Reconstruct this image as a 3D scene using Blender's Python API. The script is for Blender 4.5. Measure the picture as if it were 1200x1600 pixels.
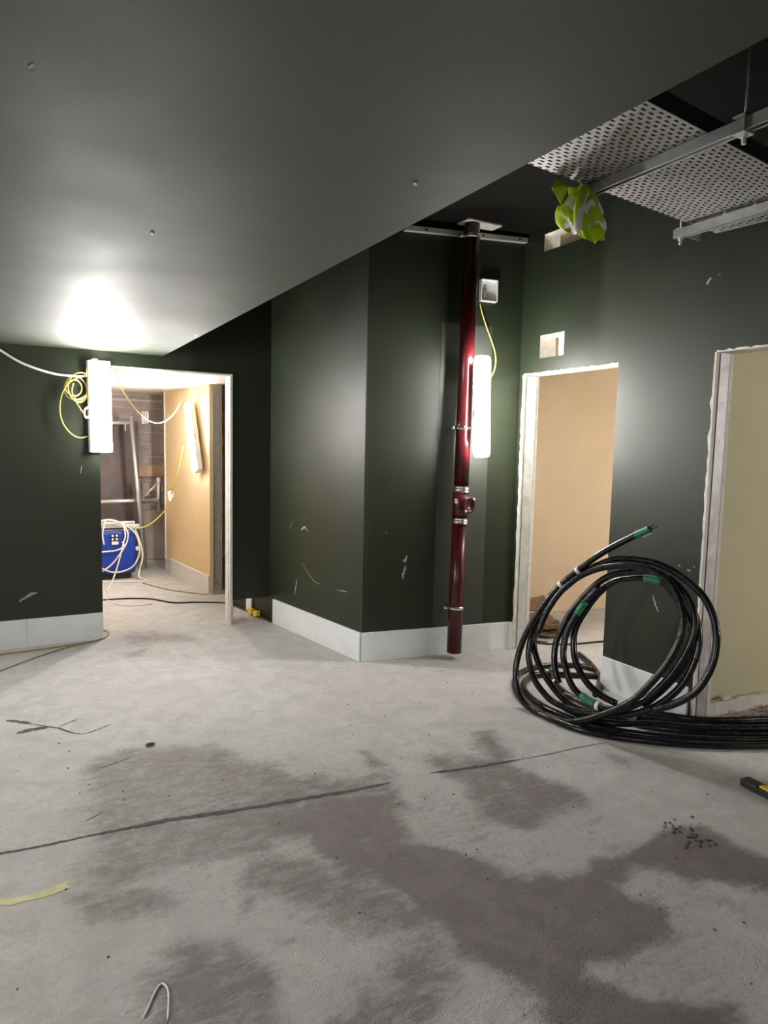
import bpy, bmesh, math, random, json
import numpy as np
from mathutils import Vector, Matrix, noise

for o in list(bpy.data.objects):
    bpy.data.objects.remove(o)
random.seed(7)
SC = bpy.context.scene
COL = SC.collection

# ------------------------------------------------------------ camera, world, exposure
cam_d = bpy.data.cameras.new('camera')
cam = bpy.data.objects.new('camera', cam_d)
COL.objects.link(cam)
YAW, PITCH, ROLL, FPX = 0.5011, -0.0968, 0.0223, 1069.05
EYE = Vector((0, 0, 1.5539))
cy, sy, cp, sp = math.cos(YAW), math.sin(YAW), math.cos(PITCH), math.sin(PITCH)
fwd = Vector((sy * cp, cy * cp, sp))
rgt = Vector((cy, -sy, 0))
upv = rgt.cross(fwd)
c_, s_ = math.cos(ROLL), math.sin(ROLL)
rgt, upv = rgt * c_ + upv * s_, upv * c_ - rgt * s_
m = Matrix((rgt, upv, -fwd)).transposed().to_4x4()
m.translation = EYE
cam.matrix_world = m
cam_d.sensor_fit = 'VERTICAL'
cam_d.sensor_height = 24.0
cam_d.lens = FPX * 24.0 / 1600.0
cam_d.clip_start = 0.02
SC.camera = cam

world = bpy.data.worlds.new('world')
SC.world = world
world.use_nodes = True
wb = world.node_tree.nodes['Background']
wb.inputs[0].default_value = (0.5, 0.5, 0.5, 1)
wb.inputs[1].default_value = 0.02

SC.view_settings.view_transform = 'Standard'
SC.view_settings.look = 'None'
SC.view_settings.gamma = 1
SC.view_settings.use_curve_mapping = False
SC.view_settings.exposure = 0.95
LAMP = 110.0          # radiance of the temporary site lights

DATA = json.loads('''{"ring": {"a": [[3.064,2.561,1.131],[3.05,2.603,1.108],[3.034,2.645,1.082],[2.996,2.743,1.017],[2.954,2.842,0.938],[2.915,2.923,0.855],[2.87,3.012,0.758],[2.818,3.091,0.629],[2.767,3.15,0.49],[2.721,3.182,0.347],[2.684,3.177,0.213],[2.664,3.134,0.109],[2.66,3.072,0.051],[2.668,2.993,0.022],[2.686,2.886,0.02],[2.716,2.763,0.03],[2.75,2.654,0.075],[2.794,2.539,0.15],[2.84,2.433,0.236],[2.881,2.364,0.336],[2.924,2.307,0.447],[2.958,2.275,0.546],[2.984,2.265,0.632],[3.004,2.275,0.711],[3.018,2.31,0.786],[3.027,2.378,0.866],[3.023,2.451,0.905],[3.013,2.527,0.923],[2.994,2.62,0.923],[2.972,2.713,0.909],[2.939,2.823,0.871],[2.902,2.922,0.807],[2.857,3.007,0.71],[2.811,3.063,0.585],[2.767,3.089,0.446]],"b": [[2.883,3.076,0.674],[2.832,3.141,0.537],[2.801,3.164,0.443],[2.773,3.166,0.345],[2.754,3.137,0.255],[2.743,3.072,0.169],[2.744,2.991,0.116],[2.751,2.915,0.086],[2.772,2.8,0.078],[2.799,2.68,0.09],[2.843,2.539,0.145],[2.892,2.415,0.231],[2.932,2.341,0.322],[2.965,2.294,0.407],[2.998,2.258,0.498],[3.031,2.237,0.6],[3.057,2.242,0.697],[3.07,2.28,0.771],[3.075,2.343,0.835],[3.072,2.428,0.884],[3.059,2.522,0.904],[3.033,2.629,0.887],[2.999,2.747,0.85],[2.963,2.83,0.782],[2.918,2.904,0.676],[2.88,2.957,0.575],[2.85,2.978,0.484],[2.827,2.992,0.413],[2.807,2.981,0.333],[2.792,2.95,0.259],[2.783,2.908,0.196]],"c": [[2.94,3.063,0.723],[2.896,3.131,0.614],[2.864,3.17,0.527],[2.835,3.184,0.434],[2.814,3.172,0.35],[2.802,3.124,0.273],[2.797,3.062,0.212],[2.797,2.974,0.149],[2.802,2.88,0.102],[2.814,2.793,0.081],[2.836,2.691,0.087],[2.874,2.543,0.116],[2.924,2.397,0.189],[2.968,2.303,0.281],[3.006,2.247,0.376],[3.041,2.221,0.483],[3.069,2.221,0.584],[3.089,2.25,0.675],[3.099,2.308,0.752],[3.099,2.392,0.813],[3.09,2.485,0.848],[3.074,2.575,0.854],[3.052,2.665,0.839],[3.021,2.765,0.801],[2.98,2.842,0.71],[2.936,2.896,0.591],[2.906,2.921,0.5],[2.886,2.91,0.42],[2.871,2.88,0.346],[2.863,2.832,0.285],[2.862,2.751,0.223],[2.871,2.66,0.189],[2.885,2.57,0.174]],"d": [[2.892,3.012,0.729],[2.933,2.929,0.819],[2.97,2.844,0.888],[3.004,2.745,0.939],[3.027,2.652,0.956],[3.052,2.529,0.956],[3.065,2.434,0.936],[3.074,2.343,0.903],[3.078,2.262,0.857],[3.076,2.202,0.81],[3.068,2.151,0.743],[3.056,2.12,0.677],[3.038,2.102,0.603],[3.015,2.099,0.516],[2.987,2.118,0.43],[2.961,2.151,0.361],[2.926,2.224,0.288],[2.886,2.327,0.221]],"e": [[2.95,2.792,0.779],[2.909,2.855,0.679],[2.877,2.892,0.591],[2.84,2.924,0.48],[2.81,2.911,0.364],[2.796,2.865,0.284],[2.788,2.811,0.215],[2.792,2.736,0.175],[2.806,2.633,0.154],[2.827,2.534,0.157]],"f": [[3.117,2.481,0.833],[3.115,2.409,0.773],[3.108,2.323,0.689],[3.089,2.273,0.584],[3.053,2.283,0.463],[3.017,2.325,0.366],[2.985,2.374,0.285],[2.948,2.44,0.198]]},"floorcab": {"g": [[3.577,3.386,0.019],[3.535,3.499,0.019],[3.397,3.578,0.019],[3.232,3.607,0.019],[3.063,3.564,0.019],[2.909,3.451,0.019],[2.784,3.286,0.019],[2.706,3.107,0.019],[2.676,2.903,0.019],[2.713,2.685,0.019],[2.804,2.539,0.019],[2.917,2.422,0.019],[3.065,2.298,0.019],[3.263,2.176,0.019],[3.482,2.071,0.019],[3.791,1.947,0.019]],"h": [[3.507,3.271,0.019],[3.363,3.353,0.019],[3.219,3.448,0.019],[3.079,3.47,0.019],[2.923,3.377,0.019],[2.821,3.219,0.019],[2.77,3.009,0.019],[2.791,2.765,0.019],[2.87,2.601,0.019],[2.977,2.474,0.019],[3.128,2.347,0.019],[3.329,2.223,0.019],[3.553,2.115,0.019],[3.87,1.99,0.019]],"i": [[3.737,3.704,0.019],[3.621,3.459,0.019],[3.448,3.214,0.019],[3.207,3.025,0.019]],"j": [[3.294,3.517,0.019],[3.13,3.307,0.019],[3.048,3.113,0.019],[3.036,2.963,0.019],[3.027,2.799,0.019],[3.06,2.637,0.019],[3.121,2.509,0.019],[3.266,2.373,0.019],[3.439,2.262,0.019],[3.627,2.162,0.019],[3.951,2.034,0.019]],"k": [[2.808,2.862,0.049],[2.829,2.706,0.049],[2.906,2.59,0.049],[3.095,2.49,0.049],[3.254,2.366,0.049],[3.434,2.261,0.049],[3.631,2.167,0.049],[3.946,2.034,0.049]],"l": [[3.021,3.113,0.019],[3.039,3.02,0.019],[3.051,2.898,0.019],[3.097,2.766,0.019],[3.193,2.615,0.019],[3.375,2.456,0.019],[3.562,2.347,0.019],[3.775,2.255,0.019],[4.094,2.113,0.019]],"m": [[3.189,2.66,0.049],[3.27,2.547,0.049],[3.382,2.422,0.049],[3.542,2.336,0.049],[3.764,2.25,0.049],[4.093,2.114,0.049]],"n": [[3.005,2.779,0.038],[3.114,2.663,0.038],[3.255,2.534,0.038],[3.391,2.428,0.038],[3.543,2.336,0.038],[3.756,2.244,0.038],[4.083,2.108,0.038]]},"stains": [[0.95,0.05,[[1.028,2.471],[1.175,2.296],[1.334,2.167],[1.478,2.025],[1.603,1.872],[1.714,1.753],[1.833,1.714],[1.921,1.735],[2.074,1.75],[2.28,1.77],[2.372,1.751],[2.45,1.66],[2.484,1.545],[2.515,1.46],[2.587,1.357],[2.435,1.27],[2.363,1.365],[2.292,1.441],[2.148,1.493],[2.133,1.62],[1.972,1.644],[1.858,1.599],[1.841,1.513],[1.895,1.438],[1.815,1.386],[1.696,1.398],[1.672,1.364],[1.533,1.389],[1.493,1.325],[1.547,1.231],[1.63,1.125],[1.688,1.048],[1.644,0.981],[1.253,1.182],[1.285,1.314],[1.291,1.401],[1.236,1.512],[1.18,1.599],[1.165,1.684],[1.112,1.793],[1.079,1.953],[1.025,2.099],[1.01,2.236]]],[0.75,0.06,[[1.783,2.736],[1.989,2.755],[2.086,2.668],[2.189,2.92],[2.317,2.886],[2.276,2.699],[2.172,2.547],[2.233,2.405],[2.31,2.227],[2.236,2.133],[1.998,2.1],[1.825,2.023],[1.737,2.119],[1.757,2.278],[1.779,2.454],[1.75,2.57]]],[0.62,0.07,[[0.239,3.086],[0.267,3.4],[0.457,3.537],[0.665,3.478],[0.879,3.293],[1.075,3.081],[1.206,2.906],[1.411,2.771],[1.567,2.803],[1.516,2.616],[1.381,2.463],[1.215,2.378],[1.056,2.405],[0.903,2.431],[0.773,2.354],[0.656,2.369],[0.432,2.397],[0.242,2.413],[0.153,2.579],[0.234,2.764]]],[0.85,0.06,[[0.793,2.669],[1.007,2.636],[1.267,2.61],[1.494,2.607],[1.458,2.485],[1.38,2.244],[1.224,2.175],[1.056,2.405],[0.896,2.485]]],[0.8,0.03,[[0.239,2.811],[0.633,2.776],[1.177,2.685],[1.484,2.652],[1.461,2.597],[1.155,2.635],[0.617,2.707],[0.233,2.755]]],[0.7,0.05,[[0.442,2.035],[0.556,2.009],[0.603,1.893],[0.614,1.747],[0.623,1.666],[0.588,1.525],[0.233,1.708],[0.266,1.874],[0.368,1.955]]],[0.65,0.06,[[0.662,1.487],[0.786,1.595],[0.827,1.638],[0.904,1.626],[1.018,1.712],[1.124,1.657],[1.185,1.538],[1.149,1.474],[1.02,1.463],[0.867,1.381]]],[0.62,0.06,[[0.688,2.397],[0.895,2.339],[1.083,2.112],[1.128,1.819],[1.168,1.651],[1.067,1.718],[0.976,1.896],[0.849,2.032],[0.704,2.142],[0.621,2.076]]],[0.6,0.05,[[0.123,2.436],[0.286,2.43],[0.412,2.29],[0.351,2.178],[0.164,2.224]]],[0.3,0.12,[[0.279,3.544],[1.041,3.175],[1.607,2.747],[2.305,2.264],[2.133,1.87],[2.347,1.614],[2.145,1.341],[1.703,1.138],[1.13,1.595],[0.962,1.869],[0.722,2.06],[0.153,2.313]]],[0.45,0.1,[[1.297,1.843],[1.699,1.641],[1.628,1.401],[1.339,1.548]]],[0.7,0.03,[[0.684,1.919],[0.82,1.907],[0.827,1.871],[0.704,1.887]]],[0.6,0.03,[[1.533,3.017],[1.592,2.988],[1.583,2.833],[1.511,2.831]]],[0.5,0.05,[[2.666,2.386],[2.802,2.28],[2.687,2.22],[2.598,2.301]]],[0.5,0.05,[[2.085,1.525],[2.245,1.29],[2.163,1.261],[2.044,1.466]]],[0.5,0.06,[[0.72,5.847],[1.261,5.501],[1.354,5.258],[0.747,5.344]]],[0.5,0.05,[[0.682,5.198],[0.919,5.266],[0.856,5.034],[0.701,5.024]]]],"yellow": [[-0.069,2.517],[-0.031,2.498],[0.017,2.496],[0.05,2.491],[0.086,2.499],[0.123,2.512],[0.148,2.515],[0.134,2.495],[0.149,2.475],[0.094,2.461],[0.045,2.456],[0.007,2.464],[-0.035,2.46],[-0.069,2.484],[-0.124,2.488],[-0.125,2.531]],"cracks": [[0.01,[[-0.155,2.814],[-0.072,2.804],[0.013,2.793],[0.122,2.786],[0.225,2.784]]],[0.02,[[0.225,2.784],[0.378,2.773],[0.526,2.763],[0.702,2.73],[0.887,2.702],[1.082,2.677],[1.287,2.65],[1.508,2.633]]],[0.014,[[1.724,2.632],[1.88,2.599],[2.054,2.574],[2.207,2.553]]],[0.004,[[2.207,2.553],[2.392,2.535],[2.582,2.526],[2.769,2.505]]],[0.02,[[-0.055,4.175],[0.013,4.123],[0.062,4.071]]],[0.01,[[0.062,4.071],[0.128,4.002],[0.193,3.942],[0.25,3.851],[0.301,3.799]]],[0.007,[[0.301,3.799],[0.367,3.831],[0.457,3.882]]],[0.006,[[0.194,3.96],[0.238,3.996],[0.302,4.034]]],[0.028,[[-0.007,3.965],[0.066,3.985],[0.142,3.976]]],[0.004,[[0.223,2.897],[0.274,2.925],[0.302,2.951]]],[0.004,[[0.319,3.36],[0.408,3.39],[0.501,3.421]]]],"lvl": [[3.051,1.91,0.02],[2.954,1.861,0.02],[3.031,1.669,0.02],[2.932,1.622,0.02]],"hook": [[0.276,1.791,0.004],[0.294,1.822,0.004],[0.314,1.857,0.004],[0.329,1.88,0.004],[0.343,1.889,0.004],[0.352,1.873,0.004],[0.352,1.843,0.004],[0.342,1.793,0.004],[0.333,1.757,0.004]],"chip": [0.592,3.513,0.0],"rub": [[2.356,1.785,0.0],[2.413,1.783,0.0],[2.416,1.739,0.0],[2.391,1.69,0.0],[2.367,1.642,0.0],[2.324,1.683,0.0],[2.43,1.66,0.0],[2.36,1.741,0.0]],"wires": {"blackfloor": [[0.693,7.003,0.008],[0.784,6.994,0.008],[1.009,6.959,0.008],[1.189,6.852,0.008],[1.343,6.62,0.008],[1.554,6.556,0.008],[1.77,6.435,0.008],[1.838,6.281,0.008],[1.899,5.903,0.008],[1.955,5.559,0.008]],"brown": [[1.236,7.691,0.005],[1.405,7.275,0.005],[1.591,7.014,0.005],[1.74,6.853,0.005]],"loop": [[0.81,7.375,0.005],[0.789,7.036,0.005],[0.873,6.738,0.005],[1.019,6.647,0.005],[1.157,6.673,0.005]],"left1": [[-0.217,5.487,0.006],[-0.099,5.49,0.006],[0.147,5.505,0.006],[0.4,5.543,0.006],[0.572,5.597,0.006],[0.637,5.675,0.006],[0.661,5.765,0.006],[0.648,5.855,0.006],[0.627,5.843,0.006]],"left2": [[-0.201,4.98,0.006],[-0.095,5.097,0.006],[0.162,5.347,0.006],[0.361,5.497,0.006],[0.547,5.579,0.006],[0.621,5.662,0.006]],"white": [[-0.191,5.6,2.258],[-0.039,5.6,2.162],[0.078,5.6,2.091],[0.199,5.6,2.046],[0.324,5.6,2.018],[0.452,5.6,2.013],[0.522,5.6,2.022]],"loopbig": [[0.513,5.6,2.026],[0.443,5.6,1.994],[0.377,5.6,1.934],[0.336,5.6,1.82],[0.342,5.6,1.694],[0.392,5.6,1.602],[0.461,5.6,1.561],[0.531,5.6,1.577]],"coil": [[0.528,5.595,1.909],[0.526,5.607884353744754,1.88],[0.515,5.614708994599769,1.854],[0.498,5.612264187332977,1.834],[0.476,5.601699763003118,1.824],[0.453,5.587984335446207,1.824],[0.43,5.577568484551728,1.835],[0.411,5.575350947747513,1.854],[0.398,5.582374667242553,1.881],[0.392,5.595336278009687,1.913],[0.393,5.608139731974376,1.947],[0.403,5.61476336467754,1.979],[0.419,5.612091978161765,2.007],[0.44,5.6013819672469864,2.027],[0.464,5.587670417414961,2.038],[0.488,5.577406084800566,2.04],[0.51,5.575416445416973,2.031],[0.527,5.582637257755259,2.013],[0.538,5.595672460944423,1.987],[0.54,5.608391395243932,1.957],[0.534,5.614812147113897,1.926],[0.52,5.611914936622858,1.896],[0.5,5.601062367134914,1.87],[0.475,5.58735857165632,1.852],[0.449,5.57724865932837,1.842],[0.423,5.575487479890636,1.842],[0.4,5.582903343551874,1.85],[0.382,5.596008453756136,1.865],[0.371,5.608639272401362,1.886],[0.367,5.614855328116718,1.91],[0.37,5.611733112770721,1.934],[0.381,5.600741053026554,1.955],[0.396,5.587048886337571,1.972],[0.415,5.5770962526436065,1.983],[0.435,5.575564031085123,1.986],[0.454,5.583172849402697,1.981],[0.47,5.596344161450509,1.97],[0.481,5.608883293365045,1.953],[0.485,5.614892895477556,1.933],[0.483,5.6115465580119075,1.912],[0.475,5.600418115766157,1.893],[0.461,5.5867414490151885,1.878],[0.443,5.576948907835796,1.869],[0.424,5.575646077357324,1.867],[0.406,5.583445699111085,1.872],[0.39,5.596679489113835,1.885],[0.378,5.6091233891436065,1.903],[0.373,5.614924838575097,1.925],[0.374,5.611355325090528,1.949],[0.381,5.60009364665688,1.971],[0.395,5.586436346610077,1.991],[0.413,5.576806666563329,2.004],[0.434,5.575733595510525,2.011],[0.457,5.583721815534995,2.009],[0.478,5.5970143419398495,2.0],[0.496,5.609359491855432,1.983],[0.51,5.614951148378156,1.961],[0.518,5.61115946807334,1.935],[0.519,5.599767737434978,1.908],[0.515,5.586133665382993,1.882],[0.505,5.576669569041687,1.861],[0.49,5.57582656080096,1.846],[0.474,5.584001120608793,1.838],[0.457,5.597348625256542,1.839],[0.441,5.609591534747857,1.848],[0.429,5.614971817448235,1.864],[0.42,5.610959042334453,1.885],[0.417,5.599440480243861,1.909],[0.42,5.585833490910164,1.934],[0.427,5.576537654032073,1.958]],"tail": [[0.435,5.59,1.838],[0.464,5.59,1.788],[0.498,5.59,1.733],[0.515,5.59,1.701]],"top": [[0.515,5.57,2.015],[0.52,5.57,2.076],[0.547,5.57,2.134],[0.583,5.57,2.146],[0.604,5.57,2.124]],"l2": [[3.015,4.13,2.592],[3.035,4.13,2.531],[3.079,4.13,2.436],[3.13,4.13,2.339],[3.17,4.13,2.246],[3.174,4.13,2.158],[3.143,4.13,2.081],[3.092,4.13,2.035]]},"smears": [["R",0.012,[[3.388,2.783,0.691],[3.388,2.771,0.662],[3.388,2.755,0.626],[3.387,2.734,0.599]],[1.0,0.0,0.0]],["R",0.008,[[3.388,2.622,0.901],[3.388,2.604,0.897]],[1.0,0.0,0.0]],["R",0.012,[[3.388,2.56,0.885],[3.388,2.535,0.882]],[1.0,0.0,0.0]],["R",0.007,[[3.388,2.52,0.907],[3.388,2.508,0.909]],[1.0,0.0,0.0]],["P",0.018,[[2.518,4.234,0.762],[2.509,4.236,0.734],[2.49,4.239,0.716]],[-0.149,-0.989,0.0]],["P",0.016,[[2.51,4.236,0.686],[2.497,4.238,0.645],[2.488,4.239,0.588]],[-0.149,-0.989,0.0]],["P",0.006,[[2.352,4.259,0.939],[2.358,4.259,0.92]],[-0.149,-0.989,0.0]],["W",0.016,[[2.047,5.127,0.861],[2.056,5.069,0.889],[2.064,5.021,0.858]],[-0.987,-0.16,0.0]],["W",0.006,[[2.051,5.102,0.593],[2.064,5.023,0.538],[2.079,4.927,0.482],[2.094,4.835,0.468]],[-0.987,-0.16,0.0]],["W",0.008,[[2.132,4.606,0.465],[2.148,4.505,0.473],[2.156,4.456,0.478]],[-0.987,-0.16,0.0]],["W",0.014,[[2.038,5.179,0.449],[2.035,5.198,0.376],[2.032,5.217,0.309]],[-0.987,-0.16,0.0]],["W",0.006,[[2.017,5.309,0.852],[2.027,5.249,0.917]],[-0.987,-0.16,0.0]],["R",0.02,[[3.388,2.553,2.472],[3.388,2.543,2.494],[3.388,2.528,2.505]],[1.0,0.0,0.0]],["R",0.006,[[3.388,2.486,2.51],[3.388,2.472,2.517]],[1.0,0.0,0.0]],["F",0.02,[[0.033,5.634,0.348],[0.097,5.634,0.39],[0.153,5.634,0.405]],[0.0,1.0,0.0]],["F",0.006,[[0.477,5.634,1.35],[0.467,5.634,1.292]],[0.0,1.0,0.0]],["S",0.006,[[0.049,1.456,2.214],[0.054,1.439,2.214],[0.055,1.433,2.214]],[0.0,0.0,1.0]]]}''')

# ------------------------------------------------------------ materials
def mat(name, base, rough=0.6, metal=0.0, spec=0.5, var=0.0, vscale=6.0, bump=0.0, bscale=60.0, emit=None, estr=0, rvar=0.0):
    M = bpy.data.materials.new(name)
    M.use_nodes = True
    nt = M.node_tree
    b = nt.nodes['Principled BSDF']
    b.inputs['Base Color'].default_value = (*base, 1)
    b.inputs['Roughness'].default_value = rough
    b.inputs['Metallic'].default_value = metal
    b.inputs['Specular IOR Level'].default_value = spec
    tc = nt.nodes.new('ShaderNodeTexCoord')
    if var > 0 or rvar > 0:
        nz = nt.nodes.new('ShaderNodeTexNoise')
        nz.inputs['Scale'].default_value = vscale
        nz.inputs['Detail'].default_value = 6
        nz.inputs['Roughness'].default_value = 0.65
        nt.links.new(tc.outputs['Object'], nz.inputs['Vector'])
        if var > 0:
            r = nt.nodes.new('ShaderNodeValToRGB')
            r.color_ramp.elements[0].position = 0.3
            r.color_ramp.elements[1].position = 0.7
            r.color_ramp.elements[0].color = (*[max(0, c * (1 - var)) for c in base], 1)
            r.color_ramp.elements[1].color = (*[min(1, c * (1 + var)) for c in base], 1)
            nt.links.new(nz.outputs['Fac'], r.inputs[0])
            nt.links.new(r.outputs[0], b.inputs['Base Color'])
        if rvar > 0:
            mr = nt.nodes.new('ShaderNodeMapRange')
            mr.inputs['From Min'].default_value = 0.3
            mr.inputs['From Max'].default_value = 0.7
            mr.inputs['To Min'].default_value = rough - rvar
            mr.inputs['To Max'].default_value = rough + rvar
            nt.links.new(nz.outputs['Fac'], mr.inputs[0])
            nt.links.new(mr.outputs[0], b.inputs['Roughness'])
    if bump > 0:
        nb = nt.nodes.new('ShaderNodeTexNoise')
        nb.inputs['Scale'].default_value = bscale
        nb.inputs['Detail'].default_value = 4
        nt.links.new(tc.outputs['Object'], nb.inputs['Vector'])
        bp = nt.nodes.new('ShaderNodeBump')
        bp.inputs['Strength'].default_value = bump
        bp.inputs['Distance'].default_value = 0.01
        nt.links.new(nb.outputs['Fac'], bp.inputs['Height'])
        nt.links.new(bp.outputs[0], b.inputs['Normal'])
    if emit:
        b.inputs['Emission Color'].default_value = (*emit, 1)
        b.inputs['Emission Strength'].default_value = estr
    return M


def scuff_mat(name, base, rough, marks, spec=0.5, rvar=0.05):
    """painted wall with a few pale plaster scuffs at given places (x,y,z,radius,strength)"""
    M = mat(name, base, rough, 0, spec, var=0.12, vscale=2.2, bump=0.05, bscale=160, rvar=rvar)
    nt = M.node_tree
    b = nt.nodes['Principled BSDF']
    src = b.inputs['Base Color'].links[0].from_socket
    geo = nt.nodes.new('ShaderNodeNewGeometry')
    nz = nt.nodes.new('ShaderNodeTexNoise')
    nz.inputs['Scale'].default_value = 55
    nz.inputs['Detail'].default_value = 7
    nz.inputs['Roughness'].default_value = 0.75
    nz.inputs['Distortion'].default_value = 0.1
    nt.links.new(geo.outputs['Position'], nz.inputs['Vector'])
    total = None
    for (x, y, z, rad, st) in marks:
        d = nt.nodes.new('ShaderNodeVectorMath')
        d.operation = 'DISTANCE'
        d.inputs[1].default_value = (x, y, z)
        nt.links.new(geo.outputs['Position'], d.inputs[0])
        mr = nt.nodes.new('ShaderNodeMapRange')
        mr.inputs['From Min'].default_value = rad
        mr.inputs['From Max'].default_value = rad * 0.2
        mr.inputs['To Max'].default_value = st
        nt.links.new(d.outputs['Value'], mr.inputs[0])
        if total is None:
            total = mr.outputs[0]
        else:
            mx = nt.nodes.new('ShaderNodeMath')
            mx.operation = 'MAXIMUM'
            nt.links.new(total, mx.inputs[0])
            nt.links.new(mr.outputs[0], mx.inputs[1])
            total = mx.outputs[0]
    th = nt.nodes.new('ShaderNodeMapRange')
    th.inputs['From Min'].default_value = 0.60
    th.inputs['From Max'].default_value = 0.80
    nt.links.new(nz.outputs['Fac'], th.inputs[0])
    mu = nt.nodes.new('ShaderNodeMath')
    mu.operation = 'MULTIPLY'
    nt.links.new(total, mu.inputs[0])
    nt.links.new(th.outputs[0], mu.inputs[1])
    mix = nt.nodes.new('ShaderNodeMix')
    mix.data_type = 'RGBA'
    nt.links.new(mu.outputs[0], mix.inputs['Factor'])
    nt.links.new(src, mix.inputs['A'])
    mix.inputs['B'].default_value = (0.30, 0.31, 0.29, 1)
    nt.links.new(mix.outputs['Result'], b.inputs['Base Color'])
    return M


GREEN = (0.0145, 0.0200, 0.0095)
PAINT = scuff_mat('dark_green_wall_paint', GREEN, 0.47, spec=.42, marks=[
    (2.12, 4.75, 0.72, 0.10, .9), (2.08, 5.1, 0.45, 0.10, .5), (2.15, 4.55, 0.5, .08, .6), (2.05, 5.2, .3, .08, .7),
    (2.43, 4.25, 0.6, 0.09, .7), (2.30, 4.27, 0.28, 0.09, .9), (2.28, 4.27, 0.75, .1, .35),
    (0.1, 5.63, 0.33, 0.12, .35), (0.5, 5.63, 1.3, .2, .25), (3.389, 2.70, 0.62, 0.06, 1), (3.389, 2.62, 1.0, 0.07, .9),
    (3.389, 2.75, 1.72, .12, .25), (3.389, 2.62, 1.72, .1, .22), (3.389, 2.62, 2.52, .06, .6)])
PAINT_CEIL = scuff_mat('dark_green_ceiling_paint', (0.030, 0.038, 0.021), 0.66, [(0.2, 3.6, 2.2146, .05, .3)])
PAINT_VOID = mat('matt_black_void_paint', (0.007, 0.006, 0.005), 0.95, 0, .12, var=.2)
PAINT_PALER = mat('paler_dark_green_paint', (0.040, 0.045, 0.036), 0.5, var=.1, vscale=2, bump=.05, bscale=160)
PLASTER = mat('bare_plasterboard_edge', (0.62, 0.59, 0.54), 0.9, var=0.15, vscale=25, bump=.4, bscale=90)
SKIRT = mat('white_primed_skirting', (0.66, 0.68, 0.69), 0.55, var=0.06, vscale=8, bump=.05)
BEIGE = mat('bare_tan_plasterboard', (0.66, 0.51, 0.31), 0.85, var=0.06, vscale=1.5, bump=.05)
PINKB = mat('bare_buff_plasterboard', (0.68, 0.54, 0.40), 0.85, var=0.06, vscale=1.5, bump=.05)
OLIVE = mat('bare_ivory_plasterboard', (0.50, 0.48, 0.33), 0.85, var=0.06, vscale=3, bump=.05)
WHITECEIL = mat('white_store_ceiling', (0.72, 0.66, 0.60), 0.5, var=0.05)
GALV = mat('galvanised_steel', (0.55, 0.56, 0.58), 0.45, 0.6, var=0.18, vscale=14, bump=.05, rvar=.1)
GALVD = mat('dull_galvanised_steel', (0.42, 0.41, 0.40), 0.5, 0.6, var=0.2, vscale=22, rvar=.1)
TRAY = mat('perforated_tray_steel', (0.36, 0.35, 0.34), 0.55, 0.4, var=0.12, vscale=5, rvar=.12)
FLANGE_SHADED = mat('shaded_flange_steel', (0.10, 0.10, 0.13), 0.5, 0.6)  # tray steel darkened: the shade on the flanges is put into the colour
ZINC = mat('bright_zinc', (0.8, 0.79, 0.77), 0.3, 0.6)
STEEL = mat('polished_steel', (0.75, 0.74, 0.72), 0.22, 1.0)
WHITEP = mat('white_plastic', (0.75, 0.75, 0.73), 0.5)
PIPE = mat('oxide_red_pipe_paint', (0.055, 0.004, 0.006), 0.28, var=0.12, vscale=8, bump=.03)
BAR = mat('pale_grey_channel_paint', (0.42, 0.42, 0.40), 0.5, .2)
CABLE = mat('black_cable_sheath', (0.005, 0.005, 0.007), 0.28, 0, .42, var=.35, vscale=18, bump=.04, bscale=70, rvar=.08)
TAPE = mat('green_tape', (0.012, 0.16, 0.085), 0.38, var=.2, vscale=40, bump=.2, bscale=80)
YCAB = mat('yellow_flex', (0.60, 0.47, 0.10), 0.5)
YCABD = mat('dull_olive_flex', (0.28, 0.22, 0.09), 0.6)
WCAB = mat('white_flex', (0.72, 0.68, 0.63), 0.5)
BLACKC = mat('black_flex', (0.02, 0.02, 0.02), 0.5)
BROWNC = mat('brown_flex', (0.22, 0.15, 0.08), 0.6)
BLUE = mat('blue_enamel', (0.010, 0.045, 0.34), 0.38, var=.1, vscale=10)
BLUED = mat('dark_vent_slot', (0.01, 0.015, 0.05), 0.7)
BRICK = mat('grey_concrete_brick', (0.40, 0.335, 0.33), 0.95, var=0.22, vscale=9, bump=.6, bscale=45)
MORTAR = mat('grey_mortar', (0.52, 0.47, 0.45), 0.95, var=0.1, vscale=20, bump=.4)
DARKB = mat('dark_brown_board', (0.13, 0.105, 0.11), 0.7, var=0.25, vscale=4)
CEMENT = mat('grey_cement_board', (0.46, 0.40, 0.36), 0.9, var=0.15, vscale=5, bump=.2)
WOOD = mat('raw_timber', (0.52, 0.37, 0.26), 0.8, var=.2, vscale=6)
TUBE = mat('aluminium_tube', (0.66, 0.65, 0.63), 0.35, 0.7)
CARD = mat('brown_cardboard', (0.20, 0.12, 0.07), 0.9, var=.25, vscale=12)
HIVIS = mat('lime_hi_vis_fabric', (0.50, 0.66, 0.015), 0.75, var=.12, vscale=18, bump=.2, bscale=90)
SILVER = mat('silver_reflective_tape', (0.88, 0.89, 0.90), 0.5, .0, bump=.15, bscale=60)
BLACKT = mat('black_rubber', (0.02, 0.02, 0.022), 0.6, var=.3, vscale=40)
YELLOW = mat('yellow_enamel', (0.78, 0.56, 0.04), 0.4, var=.08, vscale=30)
RUST = mat('dark_debris', (0.09, 0.075, 0.068), 0.9, var=.3, vscale=30)
CRUMB = mat('pale_mortar_crumb', (0.42, 0.38, 0.34), 0.95, var=.3, vscale=40)
DIRT = mat('dark_joint_dirt', (0.075, 0.062, 0.058), 0.95, var=.5, vscale=30)
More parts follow.
